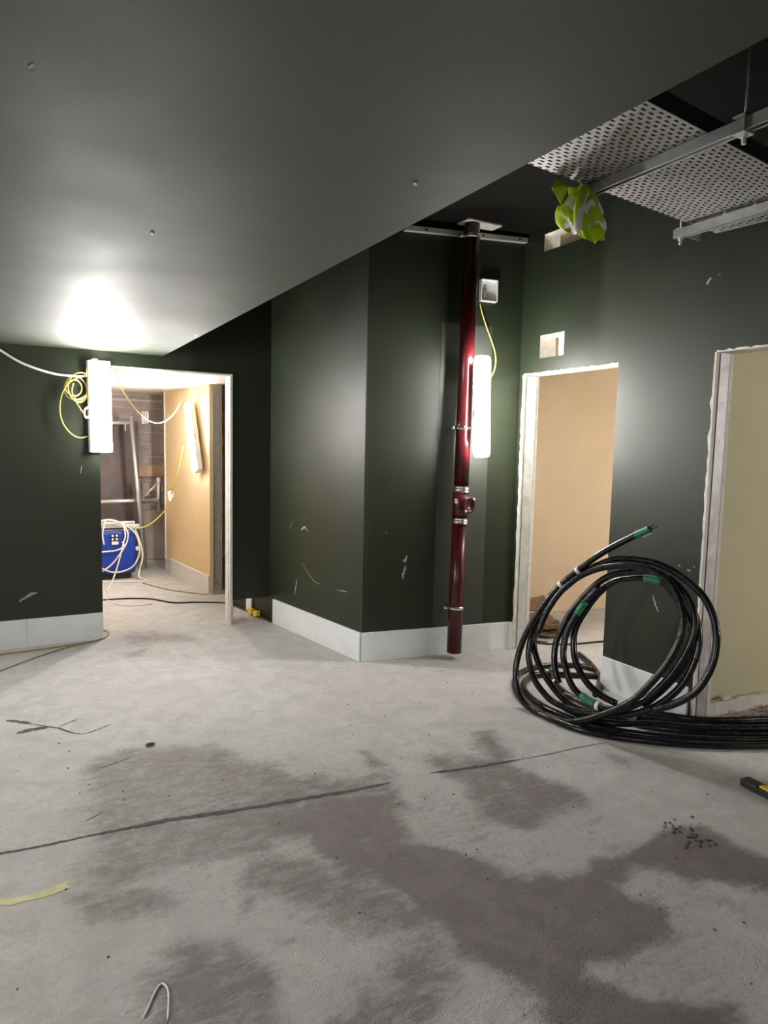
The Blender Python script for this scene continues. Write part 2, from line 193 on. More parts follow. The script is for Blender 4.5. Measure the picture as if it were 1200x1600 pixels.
YELP = mat('pale_yellow_line_paint', (0.54, 0.51, 0.28), 0.85, var=.15, vscale=20)
def glow(k):
    return mat('lit_diffuser', (0.9, 0.9, 0.88), 0.4, emit=(1.0, 0.972, 0.935), estr=LAMP * k)


STICK = mat('weathered_stick', (0.30, 0.20, 0.11), 0.8)


def concrete():
    M = bpy.data.materials.new('concrete_floor')
    M.use_nodes = True
    nt = M.node_tree
    L = nt.links.new
    b = nt.nodes['Principled BSDF']
    geo = nt.nodes.new('ShaderNodeNewGeometry')
    at = nt.nodes.new('ShaderNodeAttribute')
    at.attribute_name = 'damp'

    def nz(scale, detail=6, rough=.6, dist=0.0, sx=None):
        n = nt.nodes.new('ShaderNodeTexNoise')
        n.inputs['Scale'].default_value = scale
        n.inputs['Detail'].default_value = detail
        n.inputs['Roughness'].default_value = rough
        n.inputs['Distortion'].default_value = dist
        if sx:
            mp = nt.nodes.new('ShaderNodeMapping')
            mp.inputs['Scale'].default_value = sx
            mp.inputs['Rotation'].default_value = (0, 0, 0.15)
            L(geo.outputs['Position'], mp.inputs['Vector'])
            L(mp.outputs[0], n.inputs['Vector'])
        else:
            L(geo.outputs['Position'], n.inputs['Vector'])
        return n.outputs['Fac']

    def mth(op, a, bb, c=None):
        n = nt.nodes.new('ShaderNodeMath')
        n.operation = op
        for i, v in enumerate((a, bb, c)):
            if v is None:
                continue
            if isinstance(v, (int, float)):
                n.inputs[i].default_value = v
            else:
                L(v, n.inputs[i])
        return n.outputs[0]

    def mrange(v, a, bb, c=0., d=1., smooth=True):
        n = nt.nodes.new('ShaderNodeMapRange')
        if smooth:
            n.interpolation_type = 'SMOOTHSTEP'
        n.inputs['From Min'].default_value = a
        n.inputs['From Max'].default_value = bb
        n.inputs['To Min'].default_value = c
        n.inputs['To Max'].default_value = d
        L(v, n.inputs[0])
        return n.outputs[0]

    def mix(f, a, bb):
        n = nt.nodes.new('ShaderNodeMix')
        n.data_type = 'RGBA'
        if isinstance(f, (int, float)):
            n.inputs['Factor'].default_value = f
        else:
            L(f, n.inputs['Factor'])
        for k, v in (('A', a), ('B', bb)):
            if isinstance(v, tuple):
                n.inputs[k].default_value = (*v, 1)
            else:
                L(v, n.inputs[k])
        return n.outputs['Result']

    big = nz(1.3, 5)
    med = nz(7, 7, .7, .6)
    fine = nz(45, 4, .7)
    streak = nz(9, 6, .7, .3, (1, 3.2, 1))
    speck = nz(120, 2, .6)
    dry = mix(mrange(med, .35, .68), (0.388, 0.375, 0.360), (0.50, 0.487, 0.468))
    dry = mix(mrange(big, .4, .7, 0, .35), dry, (0.43, 0.395, 0.375))
    dry = mix(mrange(streak, .52, .72, 0, .45), dry, (0.56, 0.55, 0.535))
    dry = mix(mrange(fine, .5, .72, 0, .6), dry, (0.36, 0.34, 0.32))
    wet = mix(mrange(med, .3, .7), (0.120, 0.097, 0.090), (0.175, 0.147, 0.137))
    wet = mix(mrange(fine, .6, .8, 0, .5), wet, (0.10, 0.085, 0.08))
    d = mth('ADD', at.outputs['Fac'], mth('MULTIPLY', mth('SUBTRACT', med, .5), 1.3))
    d = mth('ADD', d, mth('MULTIPLY', mth('SUBTRACT', streak, .5), .85))
    d = mth('ADD', d, mth('MULTIPLY', mth('SUBTRACT', fine, .5), .4))
    d = mth('ADD', d, mth('MULTIPLY', mth('SUBTRACT', big, .5), .6))
    mask = mth('MULTIPLY', mrange(d, .08, .86), .95)
    col = mix(mask, dry, wet)
    pits = mrange(speck, .74, .8, 0, .6)
    col = mix(mth('MULTIPLY', pits, .7), col, (0.10, 0.09, 0.085))
    L(col, b.inputs['Base Color'])
    L(mrange(mask, 0, 1, .82, .62, False), b.inputs['Roughness'])
    b.inputs['Specular IOR Level'].default_value = 0.35
    bp = nt.nodes.new('ShaderNodeBump')
    bp.inputs['Strength'].default_value = 0.8
    bp.inputs['Distance'].default_value = 0.012
    h = mth('ADD', mth('MULTIPLY', fine, .5), mth('ADD', mth('MULTIPLY', streak, .35), mth('MULTIPLY', speck, .3)))
    L(h, bp.inputs['Height'])
    L(bp.outputs[0], b.inputs['Normal'])
    return M


CONC = concrete()

# ------------------------------------------------------------ mesh helpers
def obj(name, bm, m, parent=None, smooth=False, mats=None):
    me = bpy.data.meshes.new(name)
    bm.normal_update()
    bm.to_mesh(me)
    bm.free()
    for mm in (mats or [m]):
        me.materials.append(mm)
    if smooth:
        me.polygons.foreach_set('use_smooth', [True] * len(me.polygons))
    o = bpy.data.objects.new(name, me)
    COL.objects.link(o)
    if parent:
        o.parent = parent
        o.matrix_parent_inverse = Matrix.Translation(-parent.location) if parent.type == 'EMPTY' else Matrix()
    return o


def tag(o, label, cat, group=None):
    o['label'] = label
    o['category'] = cat
    if group:
        o['group'] = group
    return o


def thing(name, label, cat, loc=(0, 0, 0), group=None):
    o = bpy.data.objects.new(name, None)
    o.empty_display_size = 0.05
    COL.objects.link(o)
    o.location = loc
    return tag(o, label, cat, group)


def struct(o):
    o['kind'] = 'structure'
    return o


def box(bm, lo, hi, mi=0, bev=0.0):
    r = bmesh.ops.create_cube(bm, size=1)
    vs = r['verts']
    for v in vs:
        v.co = Vector([lo[i] + (hi[i] - lo[i]) * (v.co[i] + .5) for i in range(3)])
    fs = {f for v in vs for f in v.link_faces}
    for f in fs:
        f.material_index = mi
    if bev > 0:
        es = list({e for v in vs for e in v.link_edges})
        bmesh.ops.bevel(bm, geom=es, offset=bev, segments=2, affect='EDGES', profile=.5)
    return vs


def obox(bm, c, ax, ay, az, size, bev=0.0, mi=0):
    """box centred at c with axes"""
    n0 = set(bm.verts)
    vs = box(bm, [-s / 2 for s in size], [s / 2 for s in size], mi, bev)
    M = Matrix((Vector(ax), Vector(ay), Vector(az))).transposed()
    c = Vector(c)
    for v in bm.verts:
        if v not in n0:
            v.co = c + M @ v.co


def prism(bm, poly, z0, z1, mi=0, ms=None):
    a = [bm.verts.new((x, y, z0)) for x, y in poly]
    b = [bm.verts.new((x, y, z1)) for x, y in poly]
    n = len(poly)
    f = bm.faces.new(a[::-1]); f.material_index = mi
    f = bm.faces.new(b); f.material_index = mi
    for i in range(n):
        f = bm.faces.new((a[i], a[(i + 1) % n], b[(i + 1) % n], b[i]))
        f.material_index = ms[i] if ms else mi
    bmesh.ops.recalc_face_normals(bm, faces=bm.faces[:])


def spline(pts, per=6):
    P = [Vector(p) for p in pts]
    if len(P) < 3:
        return P
    Q = [P[0] * 2 - P[1]] + P + [P[-1] * 2 - P[-2]]
    out = []
    for i in range(1, len(Q) - 2):
        p0, p1, p2, p3 = Q[i - 1:i + 3]
        for k in range(per):
            t = k / per
            out.append(.5 * ((2 * p1) + (-p0 + p2) * t + (2 * p0 - 5 * p1 + 4 * p2 - p3) * t * t + (-p0 + 3 * p1 - 3 * p2 + p3) * t ** 3))
    out.append(P[-1])
    return out


def tube(bm, pts, r, sides=8, cap=True, rf=None):
    P = [Vector(p) for p in pts]
    n = len(P)
    t0 = (P[1] - P[0]).normalized()
    ref = Vector((0, 0, 1)) if abs(t0.z) < .9 else Vector((1, 0, 0))
    u = t0.cross(ref).normalized()
    rings = []
    for i in range(n):
        t = (P[min(i + 1, n - 1)] - P[max(i - 1, 0)])
        if t.length < 1e-9:
            t = t0
        t.normalize()
        u = (u - t * u.dot(t))
        if u.length < 1e-6:
            u = t.orthogonal()
        u.normalize()
        w = t.cross(u)
        rr = r if rf is None else r * rf(i / (n - 1))
        rings.append([bm.verts.new(P[i] + (u * math.cos(2 * math.pi * k / sides) + w * math.sin(2 * math.pi * k / sides)) * rr) for k in range(sides)])
    for a, b in zip(rings, rings[1:]):
        for k in range(sides):
            bm.faces.new((a[k], a[(k + 1) % sides], b[(k + 1) % sides], b[k]))
    if cap:
        bm.faces.new(rings[0][::-1])
        bm.faces.new(rings[-1])


def wire(name, pts, r, m, parent=None, per=5, sides=6):
    bm = bmesh.new()
    tube(bm, spline(pts, per), r, sides)
    return obj(name, bm, m, parent, True)


def cyl(bm, p0, p1, r, sides=16, r1=None):
    p0, p1 = Vector(p0), Vector(p1)
    r1 = r if r1 is None else r1
    tube(bm, [p0, p1], 1.0, sides, True, lambda t: r + (r1 - r) * t)


def cellwall(name, o, ua, un, th, aa, zs, holes, mats):
    """wall of thickness th along ua with rectangular openings; material 0 front, 1 back, 2 cut edges"""
    bm = bmesh.new()
    o, ua, un = Vector(o), Vector(ua), Vector(un)
    cache = {}

    def V(a, z, t):
        k = (round(a, 4), round(z, 4), t)
        if k not in cache:
            cache[k] = bm.verts.new(o + ua * a + un * (th * t) + Vector((0, 0, z)))
        return cache[k]
    na, nzz = len(aa) - 1, len(zs) - 1

    def solid(i, j):
        if i < 0 or j < 0 or i >= na or j >= nzz:
            return False
        a, z = (aa[i] + aa[i + 1]) / 2, (zs[j] + zs[j + 1]) / 2
        return not any(h[0] < a < h[1] and h[2] < z < h[3] for h in holes)
    for i in range(na):
        for j in range(nzz):
            if not solid(i, j):
                continue
            a0, a1, z0, z1 = aa[i], aa[i + 1], zs[j], zs[j + 1]
            bm.faces.new((V(a0, z0, 0), V(a1, z0, 0), V(a1, z1, 0), V(a0, z1, 0))).material_index = 0
            bm.faces.new((V(a0, z0, 1), V(a0, z1, 1), V(a1, z1, 1), V(a1, z0, 1))).material_index = 1
            for di, dj, q in ((-1, 0, (a0, z0, a0, z1)), (1, 0, (a1, z0, a1, z1)), (0, -1, (a0, z0, a1, z0)), (0, 1, (a0, z1, a1, z1))):
                if not solid(i + di, j + dj):
                    bm.faces.new((V(q[0], q[1], 0), V(q[2], q[3], 0), V(q[2], q[3], 1), V(q[0], q[1], 1))).material_index = 2
    bmesh.ops.recalc_face_normals(bm, faces=bm.faces[:])
    return struct(obj(name, bm, None, None, False, mats))


# ------------------------------------------------------------ setting: floor
def axis(lo, a, b, hi, d, D):
    return sorted(set([round(x, 4) for x in list(np.arange(lo, a, D)) + list(np.arange(a, b, d)) + list(np.arange(b, hi, D)) + [hi]]))


xs = axis(-2.7, -0.4, 3.6, 5.9, 0.022, 0.4)
ys = axis(-2.4, 0.4, 5.6, 9.3, 0.024, 0.4)
X, Y = np.meshgrid(np.array(xs), np.array(ys))
co = np.stack([X.ravel(), Y.ravel(), np.zeros(X.size)], 1)


def poly_sdf(px, py, poly):
    n = len(poly)
    d = np.full(px.shape, 1e9)
    ins = np.zeros(px.shape, bool)
    for i in range(n):
        ax, ay = poly[i]
        bx, by = poly[(i + 1) % n]
        ex, ey = bx - ax, by - ay
        t = np.clip(((px - ax) * ex + (py - ay) * ey) / (ex * ex + ey * ey + 1e-12), 0, 1)
        d = np.minimum(d, (px - ax - t * ex) ** 2 + (py - ay - t * ey) ** 2)
        if abs(ey) > 1e-9:
            c = ((ay > py) != (by > py)) & (px < ex * (py - ay) / ey + ax)
            ins ^= c
    d = np.sqrt(d)
    return np.where(ins, d, -d)


damp = np.zeros(len(co))
wx, wy = co[:, 0].copy(), co[:, 1].copy()
inner = np.nonzero((wx > -.5) & (wx < 3.7) & (wy > .3) & (wy < 5.7))[0]
for i in inner:
    p = Vector((wx[i], wy[i], 0))
    a = noise.noise_vector(p * 3.1) * .085 + noise.noise_vector(p * 8.3 + Vector((5, 1, 2))) * .045
    wx[i] += a.x
    wy[i] += a.y
for w, s, poly in DATA['stains']:
    k = poly_sdf(wx, wy, poly)
    s = s * 1.6
    t = np.clip((k + s * 1.15) / (2.0 * s), 0, 1)
    t = t * t * (3 - 2 * t)
    damp = np.maximum(damp, w * t)
nx, ny = len(xs), len(ys)
idx = np.arange(nx * ny).reshape(ny, nx)
quads = np.stack([idx[:-1, :-1].ravel(), idx[:-1, 1:].ravel(), idx[1:, 1:].ravel(), idx[1:, :-1].ravel()], 1)
me = bpy.data.meshes.new('floor')
me.from_pydata(co.tolist(), [], quads.tolist())
at = me.attributes.new('damp', 'FLOAT', 'POINT')
at.data.foreach_set('value', damp.astype(np.float32))
me.materials.append(CONC)
floor = bpy.data.objects.new('floor', me)
COL.objects.link(floor)
struct(floor)


def ribbon(bm, pts, w, z, jitter=.4):
    P = [Vector((x, y, 0)) for x, y in pts]
    P = spline(P, 8)
    L_, R_ = [], []
    for i, p in enumerate(P):
        t = (P[min(i + 1, len(P) - 1)] - P[max(i - 1, 0)]).normalized()
        nrm = Vector((-t.y, t.x, 0))
        e = min(1, .35 + 3 * min(i, len(P) - 1 - i) / len(P))
        a = w * .5 * e * (1 + random.uniform(-jitter, jitter))
        b = w * .5 * e * (1 + random.uniform(-jitter, jitter))
        L_.append(bm.verts.new((p + nrm * a).to_tuple()[:2] + (z,)))
        R_.append(bm.verts.new((p - nrm * b).to_tuple()[:2] + (z,)))
    for i in range(len(P) - 1):
        bm.faces.new((R_[i], R_[i + 1], L_[i + 1], L_[i]))


for w, pts in DATA['cracks']:
    bm = bmesh.new()
    ribbon(bm, pts, w * 1.35, 0.0012)
    obj('floor_crack', bm, DIRT, floor)
bm = bmesh.new()
vs = [bm.verts.new((x, y, .0012)) for x, y in DATA['yellow']]
bm.faces.new(vs)
bmesh.ops.triangulate(bm, faces=bm.faces[:])
o = obj('paint_mark', bm, YELP, floor)
o['label'] = 'faded yellow paint mark on the concrete'

# ------------------------------------------------------------ setting: walls and ceilings
CEIL, SOFF, YF, XR, XS = 3.12, 2.2146, 5.636, 3.389, 1.0776
struct_mats = [PAINT, BEIGE, PLASTER]
# far partition with its opening
wall_far = cellwall('wall_far', (0, YF, 0), (1, 0, 0), (0, 1, 0), .16, [-2.7, .606, 1.632, 1.98], [0, .215, 2.1, CEIL],
                    [(.606, 1.632, 0, 2.1), (1.632, 1.98, 0, .215)], struct_mats)
bm = bmesh.new()
box(bm, (1.618, YF, 0), (1.632, YF + .165, 2.1), 0, .001)
box(bm, (1.632, YF + .02, 0), (1.645, YF + .15, .22), 0)
o = obj('lining_board', bm, PLASTER, wall_far)
bm = bmesh.new()
prev = None
for i in range(30):
    z = 2.12 - 2.12 * i / 29
    a, b = bm.verts.new((1.6165, YF + .05 + .008 * random.random(), z)), bm.verts.new((1.6165, YF + .06 + .008 * random.random(), z))
    if prev:
        bm.faces.new((prev[0], prev[1], b, a))
    prev = (a, b)
obj('board_joint', bm, DIRT, wall_far)
bm = bmesh.new()
box(bm, (.60, YF - .004, 2.097), (1.634, YF + .014, 2.112), 0, .002)
box(bm, (1.612, YF - .004, 0), (1.634, YF + .014, 2.098), 0, .002)
struct(obj('trim_1', bm, PLASTER))

# block between the corridor wall and the pipe wall
bm = bmesh.new()
W3 = [(2.185, 4.286), (1.978, 5.56), (1.838, 6.40)]
prism(bm, [W3[0], (XR, 4.105), (XR, 6.40), W3[2], W3[1]], 0, CEIL)
wall_center = struct(obj('wall_center', bm, PAINT))
pdir = (Vector((XR, 4.105, 0)) - Vector((2.185, 4.286, 0))).normalized()
pn = Vector((pdir.y, -pdir.x, 0))           # towards the camera


def onpipewall(x, off=0.0, z=0.0):
    t = (x - 2.185) / pdir.x
    p = Vector((2.185, 4.286, 0)) + pdir * t + pn * off
    return Vector((p.x, p.y, z))


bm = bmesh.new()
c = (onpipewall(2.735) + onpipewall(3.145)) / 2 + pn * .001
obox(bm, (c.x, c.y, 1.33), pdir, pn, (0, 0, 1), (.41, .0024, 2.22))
o = obj('pale_strip', bm, PAINT_PALER, wall_center)  # strip of paler green than the wall around it
o['label'] = 'slightly paler strip of wall behind the pipe'

# corner bead, side recess, store walls
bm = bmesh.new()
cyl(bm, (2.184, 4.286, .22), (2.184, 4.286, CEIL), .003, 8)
struct(obj('trim_2', bm, PAINT_PALER))
bm = bmesh.new()
prism(bm, [(2.7, 6.4), (2.8, 6.4), (2.8, 7.2), (2.7, 7.2)], 0, CEIL)
struct(obj('wall_recess', bm, PAINT))
bm = bmesh.new()
prism(bm, [(1.765, 6.9), (1.606, 8.304), (1.73, 8.32), (1.89, 6.9)], 0, 2.13, 0, [0, 2, 0, 1])
wall_store = struct(obj('wall_store', bm, None, None, False, [BEIGE, BEIGE, PLASTER]))
bm = bmesh.new()
box(bm, (1.80, 6.893, 0), (1.868, 6.90, 2.1))
box(bm, (1.80, 6.885, 0), (1.804, 6.90, 2.1))
box(bm, (1.864, 6.885, 0), (1.868, 6.90, 2.1))
obj('metal_stud', bm, GALVD, wall_store)
bm = bmesh.new()
box(bm, (1.775, 6.84, 0), (2.3, 6.89, .04))
obj('floor_track', bm, GALVD, wall_store)
bm = bmesh.new()
prism(bm, [(1.606, 8.298), (1.594, 8.297), (1.594, 8.33), (1.73, 8.33), (1.73, 8.32)], 0, 2.12)
struct(obj('trim_3', bm, PLASTER))
bm = bmesh.new()
box(bm, (-.6, 5.80, 0), (-.5, 9.05, 2.13))
struct(obj('wall_store_left', bm, BEIGE))
# brick back wall
BY = 9.05
bm = bmesh.new()
box(bm, (-.6, BY, 0), (3.4, BY + .1, 2.6))
wall_back = struct(obj('wall_back', bm, MORTAR))
bm = bmesh.new()
box(bm, (-.208, -.012, -.066), (.208, .012, .066), 0, .006)
brick0 = None
for cz in range(14):
    zc = .038 + .15 * cz + .0
    for k in range(6):
        xc = .46 + .43 * k + (.215 if cz % 2 else 0)
        if xc > 2.6:
            continue
        if brick0 is None:
            brick0 = obj('brick', bm, BRICK, wall_back)
            b = brick0
        else:
            b = brick0.copy()
            COL.objects.link(b)
        b.location = (xc + random.uniform(-.004, .004), BY - .004 + random.uniform(-.003, .003), zc + .04)
# white strip under store ceiling, ceilings
bm = bmesh.new()
box(bm, (.5, BY - .03, 2.035), (1.78, BY - .018, 2.055))
struct(obj('trim_4', bm, PLASTER))
bm = bmesh.new()
box(bm, (-.6, YF + .16, 2.125), (3.3, BY + .1, 2.2))
struct(obj('ceiling_store', bm, WHITECEIL))
bm = bmesh.new()
box(bm, (-2.7, -2.4, SOFF), (XS, YF, CEIL), 0)
ceiling_low = struct(obj('ceiling_lowered', bm, PAINT_CEIL))
bm = bmesh.new()
for (x, y) in ((.92, 1.55), (.42, 2.35), (1.02, 3.45), (1.04, 4.4)):
    cyl(bm, (x, y, SOFF), (x, y, SOFF - .004), .006, 8)
o = obj('screw_heads', bm, ZINC, ceiling_low)
o['kind'] = 'stuff'
bm = bmesh.new()
box(bm, (XS, -2.4, CEIL), (5.9, 6.45, CEIL + .1))
ceiling = struct(obj('ceiling', bm, PAINT_VOID))
bm = bmesh.new()
box(bm, (2.80, 4.0, CEIL - .012), (3.09, 4.135, CEIL - .001))
o = obj('ceiling_patch', bm, PLASTER, ceiling)
o['label'] = 'bare white patch round the pipe'

# right wall with two doorways and two service holes; a = Y
wall_right = cellwall('wall_right', (XR, 0, 0), (0, 1, 0), (1, 0, 0), .15,
                      [-2.4, 1.5, 2.463, 3.150, 3.43, 3.65, 3.895, 4.056, 4.16],
                      [0, 2.1, 2.206, 2.368, 2.955, 3.075, CEIL],
                      [(1.5, 2.463, 0, 2.1), (3.150, 4.056, 0, 2.1), (3.65, 3.895, 2.206, 2.368), (3.43, 3.895, 2.955, 3.075)],
                      [PAINT, PINKB, PLASTER])
# metal stud faces in the door jambs (facing the camera side)
for (y, z1) in ((4.056, 2.1), (2.463, 2.1)):
    bm = bmesh.new()
    box(bm, (3.418, y - .004, 0), (3.503, y + .002, z1 - .004))
    box(bm, (3.418, y - .007, 0), (3.421, y, z1 - .004))
    box(bm, (3.500, y - .007, 0), (3.503, y, z1 - .004))
    s = obj('metal_stud', bm, GALV, wall_right)
    for z in (2.02, 1.83, 1.62, 1.2, .8, .4):
        b2 = bmesh.new()
        cyl(b2, (3.46, y - .004, z), (3.46, y - .007, z), .005, 8)
        obj('screw', b2, ZINC, s)
bm = bmesh.new()
box(bm, (3.42, 4.045, 1.86), (3.50, 4.053, 2.09))
obj('stud_splice', bm, GALVD, wall_right)
# ragged plaster edges
def ragged(y, z1, seed):
    random.seed(seed)
    bm = bmesh.new()
    prev = None
    n = 46
    for i in range(n + 1):
        z = z1 * i / n
        w = .008 + .009 * random.random() ** 2 + .006 * max(0, math.sin(i * 1.7 + seed)) ** 6
        q = [bm.verts.new((XR - .003, y - .002, z)), bm.verts.new((XR - .003, y + w, z)), bm.verts.new((XR + .012, y - .004, z))]
        if prev:
            bm.faces.new((prev[0], prev[1], q[1], q[0]))
            bm.faces.new((prev[2], prev[0], q[0], q[2]))
        prev = q
    return bm


struct(obj('trim_5', ragged(2.463, 2.1, 3), PLASTER))
struct(obj('trim_6', ragged(4.056, 2.1, 5), PLASTER))
bm = bmesh.new()
prev = None
for i in range(40):
    y = 1.5 + .963 * i / 39
    q = [bm.verts.new((XR - .002, y, 2.098)), bm.verts.new((XR - .002, y, 2.103 + .01 * random.random()))]
    if prev:
        bm.faces.new((prev[0], q[0], q[1], prev[1]))
    prev = q
prev = None
for i in range(40):
    y = 3.15 + .906 * i / 39
    q = [bm.verts.new((XR - .002, y, 2.098)), bm.verts.new((XR - .002, y, 2.103 + .008 * random.random()))]
    if prev:
        bm.faces.new((prev[0], q[0], q[1], prev[1]))
    prev = q
struct(obj('trim_7', bm, PLASTER))
# things seen inside the service holes
bm = bmesh.new()
box(bm, (3.42, 3.62, 2.19), (3.44, 3.735, 2.35))
obj('backing_board', bm, PINKB, wall_right)
bm = bmesh.new()
box(bm, (3.45, 3.40, 2.94), (3.47, 3.80, 3.055))
obj('backing_board', bm, PINKB, wall_right)

# rooms behind the right wall
bm = bmesh.new()
prism(bm, [(3.54, 5.081), (5.9, 4.630), (5.9, 4.73), (3.54, 5.181)], 0, CEIL)
struct(obj('wall_room', bm, PINKB))
bm = bmesh.new()
prism(bm, [(3.54, 2.55), (5.9, 2.31), (5.9, 2.41), (3.54, 2.65)], 0.085, CEIL)
struct(obj('wall_side_room', bm, OLIVE))
bm = bmesh.new()
prism(bm, [(3.545, 2.50), (5.9, 2.27), (5.9, 2.33), (3.545, 2.56)], 0, 0.085)
bmesh.ops.subdivide_edges(bm, edges=[e for e in bm.edges if e.calc_length() > 1], cuts=40)
for v in bm.verts:
    if v.co.z > .05:
        v.co.z += random.uniform(-.01, .008)
struct(obj('baseboard_side_room', bm, PLASTER))
bm = bmesh.new()
box(bm, (5.8, -2.4, 0), (5.9, 4.7, CEIL))
struct(obj('wall_outer', bm, PINKB))
# walls behind and left of the viewpoint close the room
bm = bmesh.new()
box(bm, (-2.8, -2.4, 0), (-2.7, YF, CEIL))
struct(obj('wall_left', bm, PAINT))
bm = bmesh.new()
box(bm, (-2.8, -2.5, 0), (5.9, -2.4, CEIL))
struct(obj('wall_rear', bm, PAINT))

# ------------------------------------------------------------ skirting
BB = .2114


def skirt(name, p0, p1, nrm, h=BB, th=.016, split=None):
    bm = bmesh.new()
    p0, p1, nrm = Vector((*p0, 0)), Vector((*p1, 0)), Vector((*nrm, 0)).normalized()
    d = (p1 - p0).normalized()
    L_ = (p1 - p0).length
    cuts = [0] + (split or []) + [1]
    for a, b in zip(cuts, cuts[1:]):
        c = p0 + d * (L_ * (a + b) / 2) + nrm * th / 2 + Vector((0, 0, h / 2))
        obox(bm, c, d, nrm, (0, 0, 1), (L_ * (b - a) - .0015, th, h), .002)
    return struct(obj(name, bm, SKIRT))


skirt('baseboard_far', (-2.7, YF), (.608, YF), (0, -1), split=[.84])
w3d = (Vector((*W3[1], 0)) - Vector((*W3[0], 0))).normalized()
skirt('baseboard_corridor', W3[0], W3[1], (-w3d.y * -1 * -1, 0) if False else (w3d.y * -1, w3d.x), split=[])
skirt('baseboard_pipe', (2.183, 4.2865), (XR - .002, 4.1055), (pn.x, pn.y), split=[.42])
skirt('baseboard_right', (XR, 2.49), (XR, 3.148), (-1, 0))
skirt('baseboard_return', (XR, 4.06), (XR, 4.10), (-1, 0))
skirt('baseboard_store', (1.765, 6.9), (1.628, 8.11), (-1, -.11), h=.185, split=[.985])
skirt('baseboard_store_end', (1.628, 8.12), (1.606, 8.3), (-1, -.11), h=.165, th=.012)
skirt('baseboard_back', (.6, BY - .02), (1.8, BY - .02), (0, -1), h=.04, th=.04)
bm = bmesh.new()
box(bm, (1.775, 6.878, 0), (1.79, 6.892, .2))
# offcut of skirting by the recess
q = Vector((1.895, 5.99, 0))
bm.free()

# ------------------------------------------------------------ site lights
def site_light(label, c, up, facing, length, width, depth, power=1.0, house=0.0, bracket=True):
    """temporary LED batten: lit capsule diffuser, tray and hook bracket; c = centre"""
    up = Vector(up).normalized()
    f = Vector(facing)
    f = (f - up * f.dot(up)).normalized()
    side = up.cross(f)
    t = thing('site_light', label, 'work light', c)
    c = Vector(c)
    bm = bmesh.new()
    # rounded capsule section swept along its length
    N, K = 20, 9
    rings = []
    rr = width * .2
    stops = [(length / 2 - rr * (1 - math.cos(q)), 1 - .4 * (1 - math.sin(q))) for q in (0, .25, .5, .8, 1.1, 1.571)]
    stops = [(-z, e) for z, e in stops] + [(z, e) for z, e in stops[::-1]]
    for z, e in stops:
        ring = []
        for k in range(N):
            a = 2 * math.pi * k / N
            cx, cyy = math.cos(a), math.sin(a)
            px = math.copysign(abs(cx) ** .55, cx) * width / 2 * e
            py = math.copysign(abs(cyy) ** .55, cyy) * depth / 2 * e
            ring.append(bm.verts.new(c + side * px + f * py + up * z))
        rings.append(ring)
    # refine spacing at the ends
    for a, b in zip(rings, rings[1:]):
        for k in range(N):
            bm.faces.new((a[k], a[(k + 1) % N], b[(k + 1) % N], b[k]))
    bm.faces.new(rings[0][::-1])
    bm.faces.new(rings[-1])
    bmesh.ops.recalc_face_normals(bm, faces=bm.faces[:])
    obj('diffuser', bm, glow(power), t, False)
    bm = bmesh.new()
    obox(bm, c - f * (depth * .5 + .002 - depth * house * .5), side, f, up, (width + .008 if house else width * .7, depth * house + .012, length + .008 if house else length * .9), .004)
    obj('back_tray', bm, WHITEP, t)
    if bracket:
        bm = bmesh.new()
        p = c - up * .07 - side * (width / 2)
        pts = [p + side * .02, p - side * .03 - up * .01, p - side * .04 + up * .03, p - side * .02 + up * .06, p + side * .02 + up * .06]
        tube(bm, spline(pts, 4), .007, 8)
        obj('hook', bm, WHITEP, t, True)
    return t


site_light('lit white batten hung on the green wall left of the far doorway', (.606, YF - .07, 1.795), (-.01, 0, 1), (.12, -1, 0), .672, .15, .10, .95, .55)
site_light('lit white batten strapped to the dark red pipe', (2.918, 3.93, 1.838), (-.035, 0, 1), (.35, -1, 0), .70, .122, .085, .58)
site_light('lit white batten leaning on the tan store wall seen through the far doorway', (1.655, 7.16, 1.60), (-.02, .27, .69), (-1, -.1, 0), .74, .125, .07, 1.15, .6)
site_light('lit white batten on the rear wall behind the viewpoint', (-.9, -2.34, 1.75), (0, 0, 1), (0, 1, 0), .7, .14, .085, .5)
site_light('lit white batten on the left wall out of frame', (-2.63, 2.4, 1.75), (0, 0, 1), (1, 0, 0), .7, .14, .085, 1.2)
site_light('unseen lit batten added to brighten the room behind the nearer plasterboard', (4.55, 3.0, 2.2), (0, 1, 0), (0, 0, -1), .6, .12, .08, .6)  # added out of view as fill for the room behind the first doorway
site_light('unseen lit batten added on the outer wall to brighten the nearer side room', (5.74, -1.2, 1.9), (0, 0, 1), (-1, 0, 0), .7, .14, .085, 1.0)  # added out of view to lift the ivory side-room wall

# ------------------------------------------------------------ red pipe
PC0 = Vector((2.842, 4.066, .048))
PC1 = Vector((2.879, 4.066, CEIL))


def pc(z):
    return PC0.lerp(PC1, (z - PC0.z) / (PC1.z - PC0.z))


